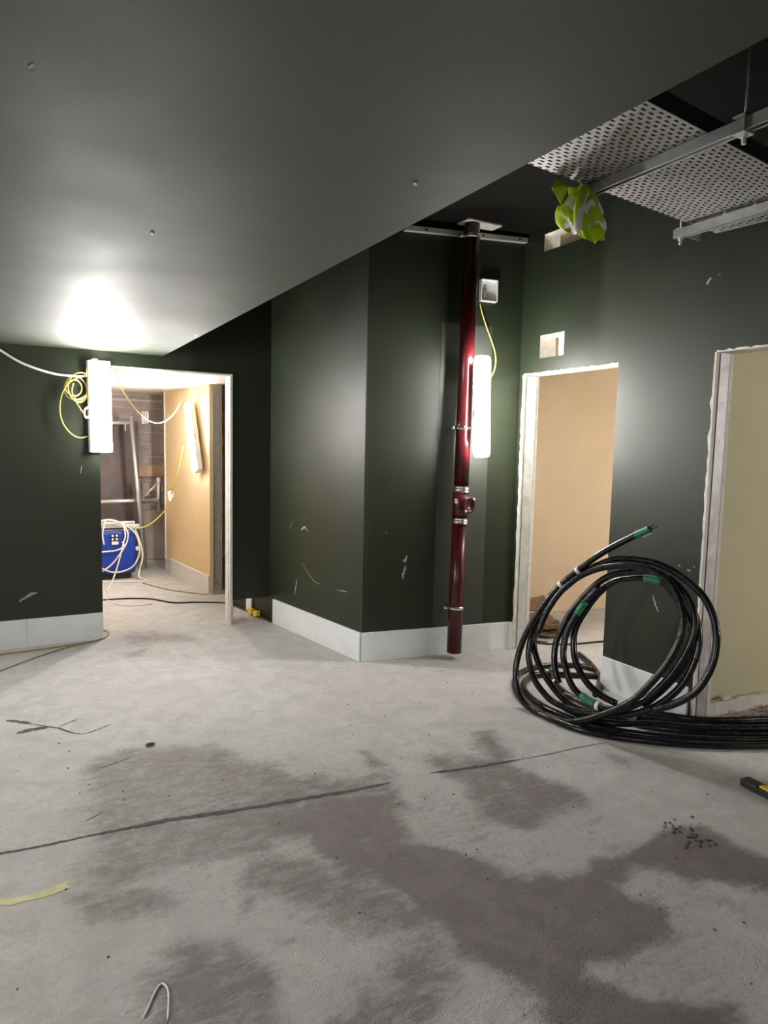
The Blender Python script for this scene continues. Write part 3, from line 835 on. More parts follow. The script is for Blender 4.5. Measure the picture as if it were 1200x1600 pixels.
pipe = thing('soil_pipe', 'dark red vertical pipe clamped to the green wall beside the doorway', 'pipe', (2.842, 4.066, 0))
PR = .054
for a, b in ((.048, 1.032), (1.254, CEIL)):
    bm = bmesh.new()
    cyl(bm, pc(a), pc(b), PR, 28)
    obj('pipe_section', bm, PIPE, pipe, True)
bm = bmesh.new()
cyl(bm, pc(1.032), pc(1.254), PR + .003, 28)
acc = obj('access_fitting', bm, PIPE, pipe, True)
bm = bmesh.new()
ad = Vector((.17, -1, 0)).normalized()
base = pc(1.145)
prof = [(PR - .01, .046), (PR + .028, .046), (PR + .034, .052), (PR + .040, .052), (PR + .044, .046), (PR + .044, .036), (PR + .034, .034), (PR + .034, .0)]
up = Vector((0, 0, 1))
sd = up.cross(ad)
rings = []
for (dd, rr) in prof:
    rings.append([bm.verts.new(base + ad * dd + (sd * math.cos(2 * math.pi * k / 24) + up * math.sin(2 * math.pi * k / 24)) * max(rr * 1.15, .0005)) for k in range(24)])
for a, b in zip(rings, rings[1:]):
    for k in range(24):
        bm.faces.new((a[k], a[(k + 1) % 24], b[(k + 1) % 24], b[k]))
bmesh.ops.recalc_face_normals(bm, faces=bm.faces[:])
obj('access_cover', bm, PIPE, acc, True)
for s in (.8, 3.95):
    bm = bmesh.new()
    p = base + ad * (PR + .036) + (sd * math.cos(s) + up * math.sin(s)) * .058
    cyl(bm, p, p + ad * .012, .009, 10)
    obj('cover_bolt', bm, ZINC, acc)
bm = bmesh.new()
p = pc(1.17) + Vector((-.052, -.022, 0))
obox(bm, p, (.5, -.86, 0), (.86, .5, 0), (0, 0, 1), (.022, .006, .035))
o = obj('fitting_label', bm, WHITEP, acc)
o['label'] = 'small white sticker'


def collar(z, h, n, r=PR + .006):
    bm = bmesh.new()
    P = []
    for k in range(n * 6 + 1):
        t = k / (n * 6)
        P.append(t)
    rings = []
    for t in P:
        rr = r + .004 * (0.5 + .5 * math.cos(2 * math.pi * n * t))
        c = pc(z + h * t)
        rings.append([bm.verts.new(c + Vector((math.cos(2 * math.pi * k / 28), math.sin(2 * math.pi * k / 28), 0)) * rr) for k in range(28)])
    for a, b in zip(rings, rings[1:]):
        for k in range(28):
            bm.faces.new((a[k], a[(k + 1) % 28], b[(k + 1) % 28], b[k]))
    return obj('coupling', bm, STEEL, pipe, True)


collar(1.235, .04, 2)
collar(1.005, .04, 2)


def clip(z):
    bm = bmesh.new()
    c = pc(z)
    tube(bm, [c + Vector((0, 0, -.011)), c + Vector((0, 0, -.011)), c + Vector((0, 0, .011)), c + Vector((0, 0, .011))], PR + .004, 28, False)
    # ears
    for s in (-1,):
        obox(bm, c + pdir * s * (PR + .018) + pn * -.01, pdir, pn, (0, 0, 1), (.035, .008, .022))
        cyl(bm, c + pdir * s * (PR + .026) + pn * .015, c + pdir * s * (PR + .026) - pn * .03, .007, 8)
    # stub to wall
    w = onpipewall(c.x, 0, z)
    cyl(bm, c - pn * (PR - .005), Vector((c.x, w.y - .001, z)), .007, 8)
    return obj('pipe_clip', bm, STEEL, pipe, True)


for z in (.385, 1.69, 3.02):
    clip(z)
# channel bar behind the pipe
bm = bmesh.new()
a, b = onpipewall(2.43, .022, 3.045), onpipewall(3.385, .022, 3.075)
dx = (b - a).normalized()
zz = pn.cross(dx) * -1
if zz.z < 0:
    zz = -zz
obox(bm, (a + b) / 2, dx, pn, zz, ((b - a).length, .041, .032))
chan = tag(obj('channel_bar', bm, BAR), 'pale grey channel bar across the top of the pipe wall', 'bracket')
for t in (.16, .62, .93):
    bm = bmesh.new()
    p = a.lerp(b, t) + pn * .0208
    obox(bm, p, dx, pn, zz, (.022, .002, .012))
    obj('slot', bm, BLACKT, chan)

# back box on pipe wall with flex to the light
t = thing('junction_box', 'open pale junction box high on the wall right of the pipe', 'box', tuple(onpipewall(3.09, 0, 2.61)))
bm = bmesh.new()
w, h, dp = .13, .15, .035
cx, cz = 3.092, 2.69
for (dxx, dzz, sx, sz) in ((-w / 2, 0, .006, h), (w / 2, 0, .006, h), (0, -h / 2, w, .006), (0, h / 2, w, .006)):
    c = onpipewall(cx, dp / 2, cz + dzz) + pdir * dxx
    obox(bm, c, pdir, pn, (0, 0, 1), (sx, dp, sz))
c = onpipewall(cx, .003, cz)
obox(bm, c, pdir, pn, (0, 0, 1), (w, .004, h))
obj('box_body', bm, WHITEP, t)
bm = bmesh.new()
obox(bm, onpipewall(cx - .03, .014, cz - .02), pdir, pn, (0, 0, 1), (.03, .02, .05), .003)
obj('terminal_block', bm, YCABD, t)
tag(wire('light_flex', DATA['wires']['l2'], .005, YCAB), 'yellow flex looping from the junction box to the pipe light', 'cable')

# ------------------------------------------------------------ cable trays, struts, rods
TZ = 2.70
tdir = Vector((1.209, .148, 0)).normalized()
tn = Vector((-tdir.y, tdir.x, 0))            # towards far side
T0 = Vector((1.878, 1.68, TZ))               # near edge reference at soffit line
TW = .598


def tray(label, s0, s1, drop=0.0, px=.046, py=.0225):
    t = thing('cable_tray', label, 'cable tray', tuple(T0 + tdir * s0), 'perforated cable trays')
    bm = bmesh.new()
    rows = int(TW / py)
    z = -drop
    for j in range(rows):
        y0, y1, y2 = j * py, j * py + py * .56, (j + 1) * py
        off = (px / 2 if j % 2 else 0) + (.010 if (j // 4) % 2 else 0)

        def q(a0, a1, b0, b1):
            vs = []
            for a, b in ((a0, b0), (a1, b0), (a1, b1), (a0, b1)):
                p = T0 + tdir * a + tn * b
                vs.append(bm.verts.new((p.x, p.y, p.z + z)))
            bm.faces.new(vs[::-1])
        q(s0, s1, y0, y1)
        a = s0
        s = s0 + off + .012
        while s + .025 < s1 - .008:
            q(a, s, y1, y2)
            a = s + .025
            s += px
        q(a, s1, y1, y2)
    bmesh.ops.remove_doubles(bm, verts=bm.verts[:], dist=1e-5)
    o = obj('perforated_base', bm, TRAY, t)
    md = o.modifiers.new('thickness', 'SOLIDIFY')
    md.thickness = .0015
    md.offset = -1
    for yy, mm in ((0, FLANGE_SHADED), (rows * py, FLANGE_SHADED)):
        bm = bmesh.new()
        obox(bm, T0 + tdir * (s0 + s1) / 2 + tn * yy + Vector((0, 0, .032 + z)), tdir, tn, (0, 0, 1), (s1 - s0, .002, .062))
        obj('side_flange', bm, mm, t)
    return t


tray('wide perforated steel tray crossing over the first hanging strut', -.75, 1.20)
tray('short perforated tray beyond the second strut against the right wall', 1.215, 1.49)


def strut(label, x, y0, y1, z1, rods, brackets=()):
    t = thing('hanging_strut', label, 'strut', (x, y0, z1), 'struts under the cable trays')
    w, th = .041, .003
    bm = bmesh.new()
    z0 = z1 - .041
    box(bm, (x - w / 2, y0, z1 - th), (x + w / 2, y1, z1))
    box(bm, (x - w / 2, y0, z0), (x - w / 2 + th, y1, z1 - th))
    box(bm, (x + w / 2 - th, y0, z0), (x + w / 2, y1, z1 - th))
    box(bm, (x - w / 2 + th, y0, z0), (x - w / 2 + .011, y1, z0 + th))
    box(bm, (x + w / 2 - .011, y0, z0), (x + w / 2 - th, y1, z0 + th))
    obj('channel', bm, GALV, t)
    for y in rods:
        bm = bmesh.new()
        cyl(bm, (x, y, z0 - .035), (x, y, CEIL), .0055, 8)
        obj('threaded_rod', bm, GALV, t, True)
        bm = bmesh.new()
        if y not in brackets:
            box(bm, (x - .02, y - .02, z1), (x + .02, y + .02, z1 + .005), 0, .001)
            obj('square_washer', bm, ZINC, t)
            bm = bmesh.new()
            cyl(bm, (x, y, z0), (x, y, z0 - .012), .013, 6)
            cyl(bm, (x, y, z0 - .012), (x, y, z0 - .032), .008, 10)
            obj('nut', bm, WHITEP, t)
            continue
        box(bm, (x - .030, y - .018, z0 - .005), (x + .030, y - .013, z1 + .012), 0, .001)
        box(bm, (x - .030, y - .018, z1 + .007), (x + .030, y + .03, z1 + .012), 0, .001)
        box(bm, (x - .030, y - .018, z0 - .008), (x + .030, y + .03, z0 - .003), 0, .001)
        obj('clamp_bracket', bm, ZINC, t)
        bm = bmesh.new()
        cyl(bm, (x, y, z0 - .008), (x, y, z0 - .016), .013, 6)
        cyl(bm, (x, y, z0 - .016), (x, y, z0 - .04), .008, 10)
        obj('nut', bm, WHITEP, t)
    return t


strut('galvanised strut with the lime vest hung on its far end', 2.255, 1.05, 2.385, TZ - .002, [1.59, 2.36], (1.59,))
t = strut('galvanised strut near the right wall ending in mid air', 3.02, 1.5, 2.475, TZ - .022, [2.445])
bm = bmesh.new()
random.seed(4)
for y in (2.2, 2.05, 1.95, 1.87):
    cyl(bm, (3.02, y, TZ - .03), (3.02, y, TZ - .001), .005, 6)
    cyl(bm, (3.02, y, TZ - .022), (3.02, y, TZ - .012), .011, 6)
obj('tray_bolts', bm, ZINC, t)['kind'] = 'stuff'
bm = bmesh.new()
p = T0 + tdir * 1.34 + tn * .60
obox(bm, (p.x - .02, p.y, TZ - .03), tdir, tn, (0, 0, 1), (.10, .003, .055))
obox(bm, (p.x - .02, p.y - .02, TZ - .003), tdir, tn, (0, 0, 1), (.10, .04, .003))
tag(obj('joint_plate', bm, GALV), 'small steel joint plate under the tray end by the right wall', 'bracket')

# ------------------------------------------------------------ hi-vis vest hung on strut
def vest():
    t = thing('hi_vis_vest', 'crumpled lime hi-vis vest with silver bands hung on the strut end', 'vest', (2.22, 2.27, 2.50))
    random.seed(11)
    NU, NV = 96, 40
    P = []
    for j in range(NV + 1):
        v = j / NV
        row = []
        for i in range(NU):
            th = 2 * math.pi * i / NU
            base = .035 + .075 * (v ** .55) * (1 - .25 * max(0, v - .75) / .25)
            fold = 1 + .36 * math.sin(3 * th + 1.1 + 1.3 * v) + .20 * math.sin(5 * th + .4 - 1.6 * v) + .08 * math.sin(11 * th + 2 * v)
            r = base * fold
            nn = noise.noise(Vector((math.cos(th) * 1.7, math.sin(th) * 1.7, v * 2.2 + 3)))
            r *= 1 + .45 * nn
            x = 2.215 + math.cos(th) * r * 1.0 + .03 * (v - .5) + .018 * math.sin(6 * v + 1)
            y = 2.315 + math.sin(th) * r * .62
            z = 2.69 - .185 * v - .03 * v * math.sin(2 * th + .6) + .028 * noise.noise(Vector((math.cos(th) * 3, math.sin(th) * 3, 7 + v * 3)))
            row.append(Vector((x, y, z)))
        P.append(row)

    def isband(i, j):
        th, v = i / NU, j / NV
        k = v + .12 * math.sin(2 * math.pi * th * 2 + 1) + .06 * math.sin(2 * math.pi * th * 5)
        s = (th * 6 + .9 * v) % 1.5
        return (.40 < k < .58 and s < 1.05) or (k > .88 and s > .45) or (s < .22 and v > .2)
    for name, m, sel, off in (('fabric', HIVIS, lambda i, j: True, 0), ('reflective_band', SILVER, isband, .003)):
        bm = bmesh.new()
        cen = [sum(row, Vector()) / NU for row in P]
        V = {}

        def g(i, j):
            i %= NU
            if (i, j) not in V:
                p = P[j][i].copy()
                if off:
                    d = p - cen[j]
                    p += d.normalized() * off
                V[(i, j)] = bm.verts.new(p)
            return V[(i, j)]
        for j in range(NV):
            for i in range(NU):
                if sel(i, j):
                    bm.faces.new((g(i, j), g(i, j + 1), g(i + 1, j + 1), g(i + 1, j)))
        bmesh.ops.recalc_face_normals(bm, faces=bm.faces[:])
        obj(name, bm, m, t, True)
    # a corner flap sticking out to the left
    bm = bmesh.new()
    q = [(2.07, 2.33, 2.70), (2.045, 2.32, 2.655), (2.065, 2.31, 2.625), (2.10, 2.32, 2.60), (2.12, 2.30, 2.66), (2.13, 2.33, 2.695)]
    c = bm.verts.new((2.085, 2.29, 2.66))
    vs = [bm.verts.new(p) for p in q]
    for i in range(len(vs)):
        bm.faces.new((c, vs[i], vs[(i + 1) % len(vs)]))
    o = obj('loose_flap', bm, HIVIS, t)
    md = o.modifiers.new('thickness', 'SOLIDIFY')
    md.thickness = .003
    return t


vest()

# ------------------------------------------------------------ heavy black cable coil
coil = thing('cable_coil', 'big coil of thick black cable leaning by the right doorways', 'cable coil', (2.8, 2.7, 0))
RC = .019
paths = {}
for k, pts in DATA['ring'].items():
    P = spline(pts, 5)
    paths[k] = P
    bm = bmesh.new()
    tube(bm, P, RC, 12)
    obj('cable', bm, CABLE, coil, True)
for k, pts in DATA['floorcab'].items():
    P = spline(pts, 6)
    if k not in 'i':
        for p in P:
            p.x = min(p.x, 1e9)
    paths[k] = P
    bm = bmesh.new()
    tube(bm, P, RC, 12)
    obj('cable', bm, CABLE, coil, True)


def wrap(key, near, length, m, name, r=RC + .003, label=None):
    P = paths[key]
    n = Vector(near)
    i = min(range(len(P)), key=lambda q: (P[q] - n).length)
    acc_, j = 0, i
    seg = [P[i]]
    while acc_ < length and j + 1 < len(P):
        step = (P[j + 1] - P[j])
        if acc_ + step.length > length:
            seg.append(P[j] + step.normalized() * (length - acc_))
            break
        acc_ += step.length
        j += 1
        seg.append(P[j])
    bm = bmesh.new()
    if len(seg) < 2:
        seg.append(seg[0] + (P[i] - P[i - 1]).normalized() * length)
    tube(bm, seg, r, 12)
    o = obj(name, bm, m, coil, True)
    if label:
        o['label'] = label
    return o


ringa = DATA['ring']['a']
wrap('a', ringa[0], .09, TAPE, 'tape_wrap', RC + .002, 'green tape on the raised cable end')
wrap('a', ringa[5], .020, WHITEP, 'marker_band')
wrap('a', ringa[6], .020, WHITEP, 'marker_band')
wrap('b', DATA['ring']['b'][19], .08, TAPE, 'tape_wrap', RC + .002, 'green tape')
wrap('c', DATA['ring']['c'][20], .10, TAPE, 'tape_wrap', RC + .002, 'green tape')
wrap('e', DATA['ring']['e'][1], .09, TAPE, 'tape_wrap', RC + .002, 'green tape')
wrap('e', DATA['ring']['e'][7], .10, TAPE, 'tape_wrap', RC + .005, 'green tape')
wrap('e', DATA['ring']['e'][8], .02, WHITEP, 'marker_band', RC + .006)
wrap('j', DATA['floorcab']['j'][0], .06, TAPE, 'tape_wrap', RC + .003, 'green tape')
wrap('j', DATA['floorcab']['j'][1], .02, WHITEP, 'marker_band', RC + .005)
wrap('n', DATA['floorcab']['n'][1], .03, WHITEP, 'marker_band', RC + .006)
# frayed end of the raised cable
e0, e1 = paths['a'][0], paths['a'][1]
ed = (e0 - e1).normalized()
bm = bmesh.new()
for (dx_, dz_) in ((.012, .018), (.015, -.012), (-.01, .005)):
    tube(bm, [e0 + Vector((0, dx_ * .5, dz_ * .5)), e0 + ed * .028 + Vector((0, dx_, dz_))], .007, 6)
obj('bare_cores', bm, BLACKT, coil)
bm = bmesh.new()
obox(bm, e0 - ed * .02 + Vector((0, 0, -.022)), ed, ed.orthogonal().normalized(), ed.cross(ed.orthogonal()).normalized(), (.055, .004, .012))
obj('tape_tail', bm, WHITEP, coil)

# ------------------------------------------------------------ loose wires
Wd = DATA['wires']
tag(wire('floor_flex', Wd['blackfloor'], .008, BLACKC), 'black flex snaking across the far doorway threshold', 'cable')
tag(wire('thin_flex', Wd['brown'], .005, BROWNC), 'thin brown flex on the store floor', 'cable')
tag(wire('looped_flex', Wd['loop'], .005, WCAB), 'pale flex end looped on the far doorway floor', 'cable')
tag(wire('trailing_wire', Wd['left1'], .005, YCABD), 'olive wire hugging the left skirting and hooking into the doorway', 'cable')
tag(wire('trailing_wire', Wd['left2'], .005, YCABD), 'olive wire running away from the left skirting over the floor', 'cable')
tag(wire('supply_cable', Wd['white'], .009, WCAB), 'white cable swagged from the left to the doorway light', 'cable')
t = thing('flex_bundle', 'tangled yellow flex hanging left of the doorway light', 'cable', (.45, 5.58, 1.9))
for k in ('loopbig', 'coil', 'tail', 'top'):
    wire('flex', Wd[k], .0045, YCAB, t, per=3)
P0, P1 = Vector((.70, 5.575, 2.06)), Vector((1.60, 7.40, 1.97))
pts = [P0.lerp(P1, i / 8) + Vector((0, 0, -.30 * (1 - (2 * i / 8 - 1) ** 2))) for i in range(9)]
tag(wire('link_flex', pts, .006, YCAB), 'yellow flex sagging between the two lights through the far doorway', 'cable')
pts = [(1.60, 7.33, 1.50), (1.595, 7.5, 1.30), (1.585, 7.72, 1.06), (1.575, 7.84, .96)]
tag(wire('drop_flex', pts, .008, YCAB), 'yellow flex dropping from the store light to its plug', 'cable')
t = thing('plug_connector', 'white plug connector hanging on the tan store wall', 'plug', (1.57, 7.85, .92))
bm = bmesh.new()
obox(bm, (1.572, 7.86, .95), (.7, .7, .2), Vector((-.7, .7, 0)), Vector((-.14, -.14, .98)), (.06, .05, .085), .012)
obj('plug_body', bm, WHITEP, t)
bm = bmesh.new()
tube(bm, [(1.565, 7.84, .915), (1.56, 7.84, .885)], .012, 8)
obj('cable_gland', bm, WHITEP, t)
tag(wire('feed_flex', [(1.56, 7.84, .89), (1.53, 7.87, .80), (1.44, 7.9, .69), (1.35, 7.94, .61), (1.26, 7.98, .575), (1.21, 8.0, .58)], .007, YCAB), 'yellow flex sagging from the plug to the blue transformer', 'cable')
t = thing('hanging_glove', 'pale limp glove hanging from the flex in the store', 'glove', (1.27, 7.0, 1.78))
bm = bmesh.new()
for dx_ in (-.018, .0, .018):
    tube(bm, spline([(1.12 + dx_, 6.75, 1.82), (1.12 + dx_ * 1.3, 6.75, 1.77), (1.12 + dx_ * 1.1, 6.75, 1.71)], 4), .010, 8, True, lambda s: 1 - .35 * s)
obj('glove_body', bm, WCAB, t, True)

# ------------------------------------------------------------ blue site transformer
tr = thing('site_transformer', 'blue metal site transformer draped with pale cables in the store', 'transformer', (.95, 8.2, 0))
bx0, bx1, by0, by1 = .60, 1.222, 8.02, 8.42
bm = bmesh.new()
box(bm, (bx0, by0, .06), (bx1, by1, .545), 0, .035)
obj('case', bm, BLUE, tr)
bm = bmesh.new()
box(bm, (bx0 + .04, by0 + .03, .01), (bx1 - .05, by1 - .03, .065))
obj('plinth', bm, BLACKT, tr)
bm = bmesh.new()
box(bm, (bx0 + .02, by0 + .03, .54), (bx1 - .02, by1 - .03, .585), 0, .01)
obj('top_frame', bm, GALVD, tr)
for y in (by0 + .03, by1 - .05):
    bm = bmesh.new()
    box(bm, (bx0, y, .555), (bx1 + .045, y + .02, .61), 0, .004)
    obj('lifting_rail', bm, ZINC, tr)
for (x0, z0) in ((.88, .40), (.88, .435), (.88, .47), (1.08, .12), (1.08, .15), (1.08, .18), (.86, .12), (.86, .15), (.86, .18)):
    bm = bmesh.new()
    box(bm, (x0 - .06, by0 - .006, z0), (x0 + .025, by0 + .002, z0 + .009), 0, .002)
    obj('vent_louvre', bm, ZINC if z0 > 5 else BLUE, tr)
bm = bmesh.new()
box(bm, (.955, by0 - .008, .39), (1.04, by0 + .002, .52), 0, .003)
sp_ = obj('socket_panel', bm, BLUED, tr)
for (x0, z0) in ((.975, .495), (1.018, .495), (.975, .455), (1.018, .455)):
    bm = bmesh.new()
    cyl(bm, (x0, by0 - .008, z0), (x0, by0 - .02, z0), .012, 10)
    obj('socket', bm, WHITEP, sp_)
bm = bmesh.new()
box(bm, (.965, by0 - .012, .395), (1.035, by0 - .007, .43))
obj('rating_plate', bm, WHITEP, sp_)
bm = bmesh.new()
box(bm, (bx1, by0 + .1, .30), (bx1 + .045, by0 + .17, .34), 0, .004)
obj('side_handle', bm, WHITEP, tr)
dr = thing('draped_cables', 'pale flexes heaped over the blue transformer', 'cable', (.95, 8.0, .6))
yy = by0 - .018
loops = [
    [(.80, yy + .15, .60), (.95, yy + .05, .665), (1.07, yy, .62), (1.105, yy - .01, .50), (1.08, yy - .01, .40), (1.05, yy - .012, .27), (1.01, yy - .012, .13), (.97, yy - .05, .03), (.90, yy - .35, .007), (.84, yy - .6, .007)],
    [(.75, yy + .1, .60), (.92, yy, .67), (1.06, yy, .63), (1.13, yy - .01, .53), (1.12, yy - .01, .42), (1.06, yy - .01, .31), (.97, yy - .01, .19), (.88, yy - .01, .12), (.78, yy - .01, .08)],
    [(.76, yy, .58), (.87, yy, .66), (.99, yy, .66), (1.10, yy, .615), (1.20, yy, .53), (1.245, yy - .01, .42), (1.25, yy - .01, .28), (1.19, yy - .01, .15), (1.08, yy - .012, .095), (.97, yy - .012, .09), (.86, yy - .012, .14), (.80, yy - .01, .22)],
    [(.78, yy - .01, .315), (.90, yy - .01, .325), (1.02, yy - .012, .335), (1.09, yy - .014, .38), (1.07, yy - .012, .425)],
    [(.90, yy, .66), (.88, yy - .005, .58), (.87, yy - .005, .50), (.885, yy - .008, .40)],
    [(.82, yy + .1, .645), (.92, yy + .03, .675), (1.02, yy + .05, .655), (.94, yy + .12, .65), (.84, yy + .1, .655)],
    [(1.22, yy + .05, .55), (1.265, yy, .40), (1.285, yy - .02, .25), (1.25, yy - .04, .12), (1.235, yy - .08, .03), (1.30, yy - .16, .007), (1.20, yy - .2, .007), (1.0, yy - .15, .007), (.85, yy - .1, .007)],
]
for i, L_ in enumerate(loops):
    wire('flex', L_, .009, YCAB if i == 5 else WCAB, dr, per=5)

# ------------------------------------------------------------ store contents
bm = bmesh.new()
prism(bm, [(.7, 8.93), (1.405, 8.93), (1.405, 8.97), (.7, 8.97)], .02, 1.78)
tag(obj('dark_panel', bm, DARKB), 'tall dark brown panel standing against the store brickwork', 'board')
bm = bmesh.new()
prism(bm, [(1.385, 8.965), (1.785, 8.965), (1.785, 8.99), (1.385, 8.99)], .05, .66)
for v in bm.verts:
    if v.co.z > .5 and v.co.x > 1.5:
        v.co.z += .035
tag(obj('cement_board', bm, CEMENT), 'grey cement board leaning low on the store back wall', 'board')
bm = bmesh.new()
box(bm, (1.39, 8.985, 1.10), (1.79, 9.03, 1.242), 0, .004)
tag(obj('timber_plank', bm, WOOD), 'raw timber plank fixed across the brickwork', 'plank')
bm = bmesh.new()
box(bm, (1.45, 8.99, .84), (1.545, 9.03, 1.02), 0, .01)
tag(obj('block_offcut', bm, CEMENT), 'small pale block behind the tower brace', 'block')
sc = thing('scaffold_frame', 'aluminium tower frame leaning behind the blue transformer', 'scaffold', (1.3, 8.6, 0))
for a, b, r_ in (((.7, 8.62, 1.73), (1.285, 8.62, 1.76), .022), ((1.272, 8.60, 1.83), (1.395, 8.52, .02), .024), ((1.35, 8.66, 1.10), (1.42, 8.60, .02), .020),
                 ((.7, 8.64, .815), (1.60, 8.64, .83), .026), ((1.592, 8.64, 1.11), (1.588, 8.64, .69), .026), ((1.40, 8.66, .85), (1.575, 8.66, 1.03), .014)):
    bm = bmesh.new()
    cyl(bm, a, b, r_, 12)
    obj('tube', bm, TUBE, sc, True)
bm = bmesh.new()
cyl(bm, (1.592, 8.64, 1.045), (1.592, 8.64, 1.10), .033, 12)
obj('coupler', bm, ZINC, sc)
bm = bmesh.new()
cyl(bm, (1.21, 8.62, 1.76), (1.21, 8.62, 1.66), .008, 8)
obj('pin', bm, TUBE, sc)

# skirting offcut and yellow wedges by the recess
wv = Vector((-.165, 1, 0)).normalized()
wn = Vector((-1, -.165, 0)).normalized()
q = Vector((1.978, 5.56, 0)) + wv * .44 + wn * .012
bm = bmesh.new()
obox(bm, (q.x, q.y, .10), wv, wn, (0, 0, 1), (.10, .016, .195), .002)
tag(obj('skirting_offcut', bm, SKIRT), 'short white skirting offcut in the dark corner right of the far doorway', 'board')
for k, s in enumerate((.37, .27)):
    q = Vector((1.978, 5.56, 0)) + wv * s + wn * .04
    bm = bmesh.new()
    poly = [(-.045, .05), (.045, .06), (.045, .015), (.0, .0), (-.03, .02)]
    a = [bm.verts.new(q + wv * -x + wn * .012 + Vector((0, 0, z + .0))) for x, z in poly]
    b = [bm.verts.new(q + wv * -x - wn * .025 + Vector((0, 0, z + .0))) for x, z in poly]
    bm.faces.new(a)
    bm.faces.new(b[::-1])
    for i in range(5):
        bm.faces.new((a[i], b[i], b[(i + 1) % 5], a[(i + 1) % 5]))
    bmesh.ops.recalc_face_normals(bm, faces=bm.faces[:])
    tag(obj('plastic_wedge', bm, YELLOW), ('left one of two yellow plastic wedges touching the white offcut', 'right one of two yellow plastic wedges nearer the skirting')[k], 'wedge', 'yellow wedges in the dark corner')

# ------------------------------------------------------------ room behind the first doorway: cardboard, cable, stick
random.seed(21)
ct = thing('cardboard_stack', 'pile of torn brown cardboard sheets on the floor inside the first doorway', 'cardboard', (3.95, 4.42, 0))
for i in range(7):
    bm = bmesh.new()
    n = 12
    z = .004 + .014 * i
    cx_, cy_ = 3.93 + random.uniform(-.04, .04), 4.40 + random.uniform(-.05, .05)
    ring = []
    for k in range(n):
        a = 2 * math.pi * k / n
        rr = (.21 - .012 * i) * (1 + random.uniform(-.18, .18))
        ring.append((cx_ + 1.1 * rr * math.cos(a), cy_ + 1.25 * rr * math.sin(a)))
    prism(bm, ring, z, z + .010)
    for v in bm.verts:
        v.co.z += .012 * (1 + math.sin(v.co.x * 23 + v.co.y * 17 + i)) * (i > 2)
    obj('sheet', bm, CARD, ct)
bm = bmesh.new()
prism(bm, [(3.86, 4.62), (4.22, 4.56), (4.30, 4.74), (4.10, 4.72), (3.95, 4.80)], .10, .112)
for v in bm.verts:
    v.co.z += (v.co.y - 4.56) * .55
obj('folded_flap', bm, CARD, ct)
tag(wire('stick', [(4.10, 4.86, .0), (4.02, 4.86, .15), (3.98, 4.87, .32)], .010, STICK), 'thin brown stick leaning just inside the first doorway', 'stick')
tag(wire('room_flex', [(3.62, 4.2, .008), (3.72, 4.05, .008), (3.86, 3.97, .008), (3.98, 3.94, .008), (4.25, 3.90, .008), (4.7, 3.82, .008)], .008, BLACKC), 'black flex crossing the floor inside the first doorway', 'cable')
tag(wire('room_flex', [(3.60, 4.35, .008), (3.66, 4.22, .008), (3.70, 4.12, .008), (3.74, 4.06, .008)], .010, BLACKC), 'short black flex end beside the cardboard pile', 'cable')

# straw debris in the side doorway
random.seed(5)
bm = bmesh.new()
for i in range(60):
    x, y = random.uniform(3.65, 4.1), random.uniform(2.30, 2.45)
    a = random.uniform(0, 6.28)
    l = random.uniform(.02, .07)
    tube(bm, [(x, y, .004), (x + l * math.cos(a) * .5, y + l * math.sin(a) * .5, .004 + random.uniform(.004, .02)), (x + l * math.cos(a), y + l * math.sin(a), .005)], .002, 4)
o = tag(obj('straw_debris', bm, CARD), 'brown twiggy debris on the floor of the nearer right doorway', 'debris')
o['kind'] = 'stuff'
bm = bmesh.new()
obox(bm, (3.72, 2.49, .098), (1, -.1, .05), (.1, 1, 0), (-.05, 0, 1), (.07, .03, .025), .004)
tag(obj('plaster_chip', bm, PLASTER), 'white plaster chip on the ledge of the nearer right doorway', 'debris')

# ------------------------------------------------------------ spirit level at the right edge
L4 = [Vector(p) for p in DATA['lvl']]
c0 = (L4[0] + L4[1]) / 2
c1 = (L4[2] + L4[3]) / 2
ld = (c1 - c0)
ld.z = 0
ld.normalize()
ln = Vector((-ld.y, ld.x, 0))
lv = thing('hand_tool', 'yellow and black hand tool lying on the floor at the right edge', 'tool', (c0.x, c0.y, 0))
def lpart(name, s0, s1, w, z0, z1, m, bev=.004):
    bm = bmesh.new()
    p = c0 + ld * (s0 + s1) / 2
    obox(bm, (p.x, p.y, (z0 + z1) / 2), ld, ln, (0, 0, 1), (s1 - s0, w, z1 - z0), bev)
    return obj(name, bm, m, lv)
lpart('rubber_end', 0, .09, .062, 0, .036, BLACKT, .006)
lpart('black_body', .085, .46, .054, 0, .030, BLACKT, .004)
lpart('yellow_grip', .088, .40, .028, .028, .038, YELLOW, .003)
bm = bmesh.new()
p = c0 + ld * .155
cyl(bm, (p.x, p.y, .038), (p.x, p.y, .0395), .007, 10)
obj('screw', bm, BLACKT, lv)

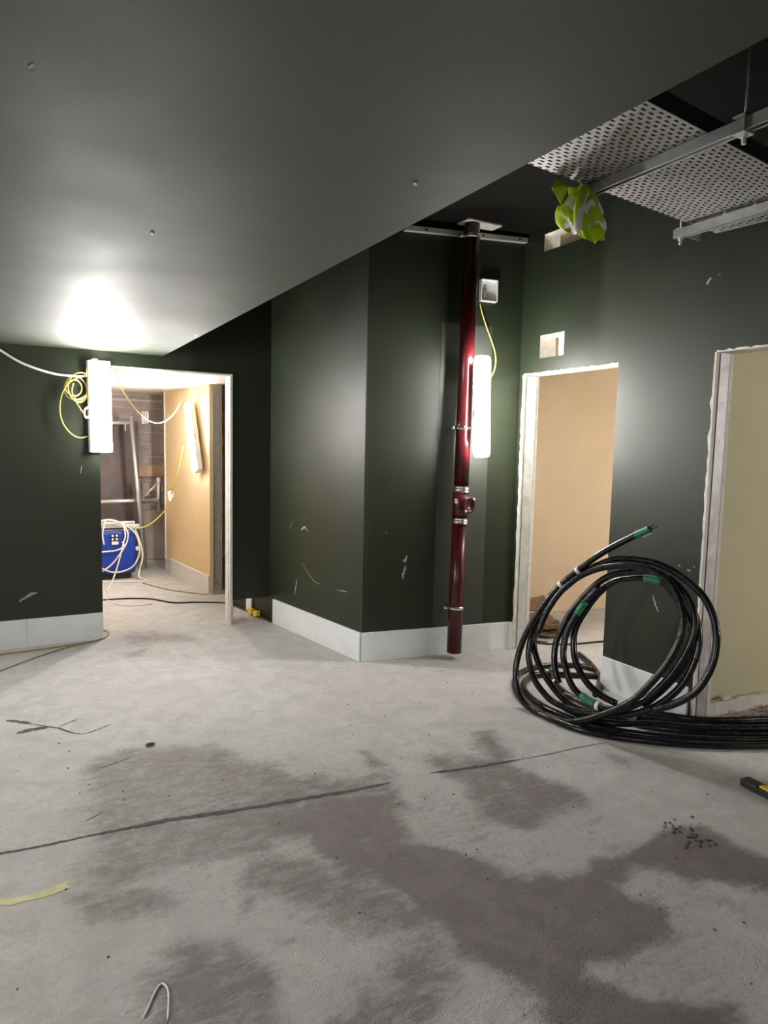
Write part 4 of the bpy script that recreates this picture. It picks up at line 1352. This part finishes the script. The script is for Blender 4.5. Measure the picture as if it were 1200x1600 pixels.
# ------------------------------------------------------------ small debris on the floor
tag(wire('wire_hook', DATA['hook'], .0028, WHITEP, per=4), 'thin bent white wire lying near the bottom left of the floor', 'wire')
random.seed(9)
cx_, cy_, _ = DATA['chip']
bm = bmesh.new()
bmesh.ops.create_icosphere(bm, subdivisions=2, radius=1)
for v in bm.verts:
    v.co = Vector((cx_ + v.co.x * .024 * (1 + .4 * noise.noise(v.co * 2)), cy_ + v.co.y * .013, .008 + v.co.z * .008 * (1 + .5 * noise.noise(v.co * 3))))
tag(obj('mortar_flake', bm, RUST), 'dark flake of debris alone on the pale floor left of the crack', 'debris')
bm = bmesh.new()
for (x, y, _) in DATA['rub']:
    for k in range(6):
        r_ = random.uniform(.003, .008)
        px, py = x + random.gauss(0, .035), y + random.gauss(0, .03)
        g = bmesh.ops.create_icosphere(bm, subdivisions=1, radius=r_)
        for v in g['verts']:
            v.co = Vector((v.co.x * random.uniform(.8, 1.3) + px, v.co.y + py, v.co.z * .6 + r_ * .4))
for k in range(160):
    r_ = random.uniform(.0015, .005)
    px, py = random.uniform(-.1, 3.0), random.uniform(1.1, 4.0)
    g = bmesh.ops.create_icosphere(bm, subdivisions=1, radius=r_)
    for v in g['verts']:
        v.co = Vector((v.co.x + px, v.co.y + py, v.co.z * .7 + r_ * .5))
o = tag(obj('grit', bm, RUST), 'dark grit and crumbs scattered over the concrete', 'debris')
o['kind'] = 'stuff'

# ------------------------------------------------------------ plaster smears knocked onto the paint
random.seed(31)
owners = {'R': wall_right, 'P': wall_center, 'W': wall_center, 'F': wall_far, 'S': ceiling_low}
SMEAR = mat('plaster_smear', (0.26, 0.28, 0.25), 0.9, var=.4, vscale=60)
for kind, w, pts, nn in DATA['smears']:
    P = spline([Vector(p) for p in pts], 4)
    nv = Vector(nn)
    bm = bmesh.new()
    A, B = [], []
    for i, p in enumerate(P):
        t = (P[min(i + 1, len(P) - 1)] - P[max(i - 1, 0)]).normalized()
        sd_ = t.cross(nv).normalized()
        e = .35 + .65 * math.sin(math.pi * (i + .5) / len(P))
        A.append(bm.verts.new(p + sd_ * w * e * random.uniform(.2, .8)))
        B.append(bm.verts.new(p - sd_ * w * e * random.uniform(.2, .8)))
    for i in range(len(P) - 1):
        bm.faces.new((A[i], A[i + 1], B[i + 1], B[i]))
    obj('plaster_smear', bm, SMEAR, owners[kind])
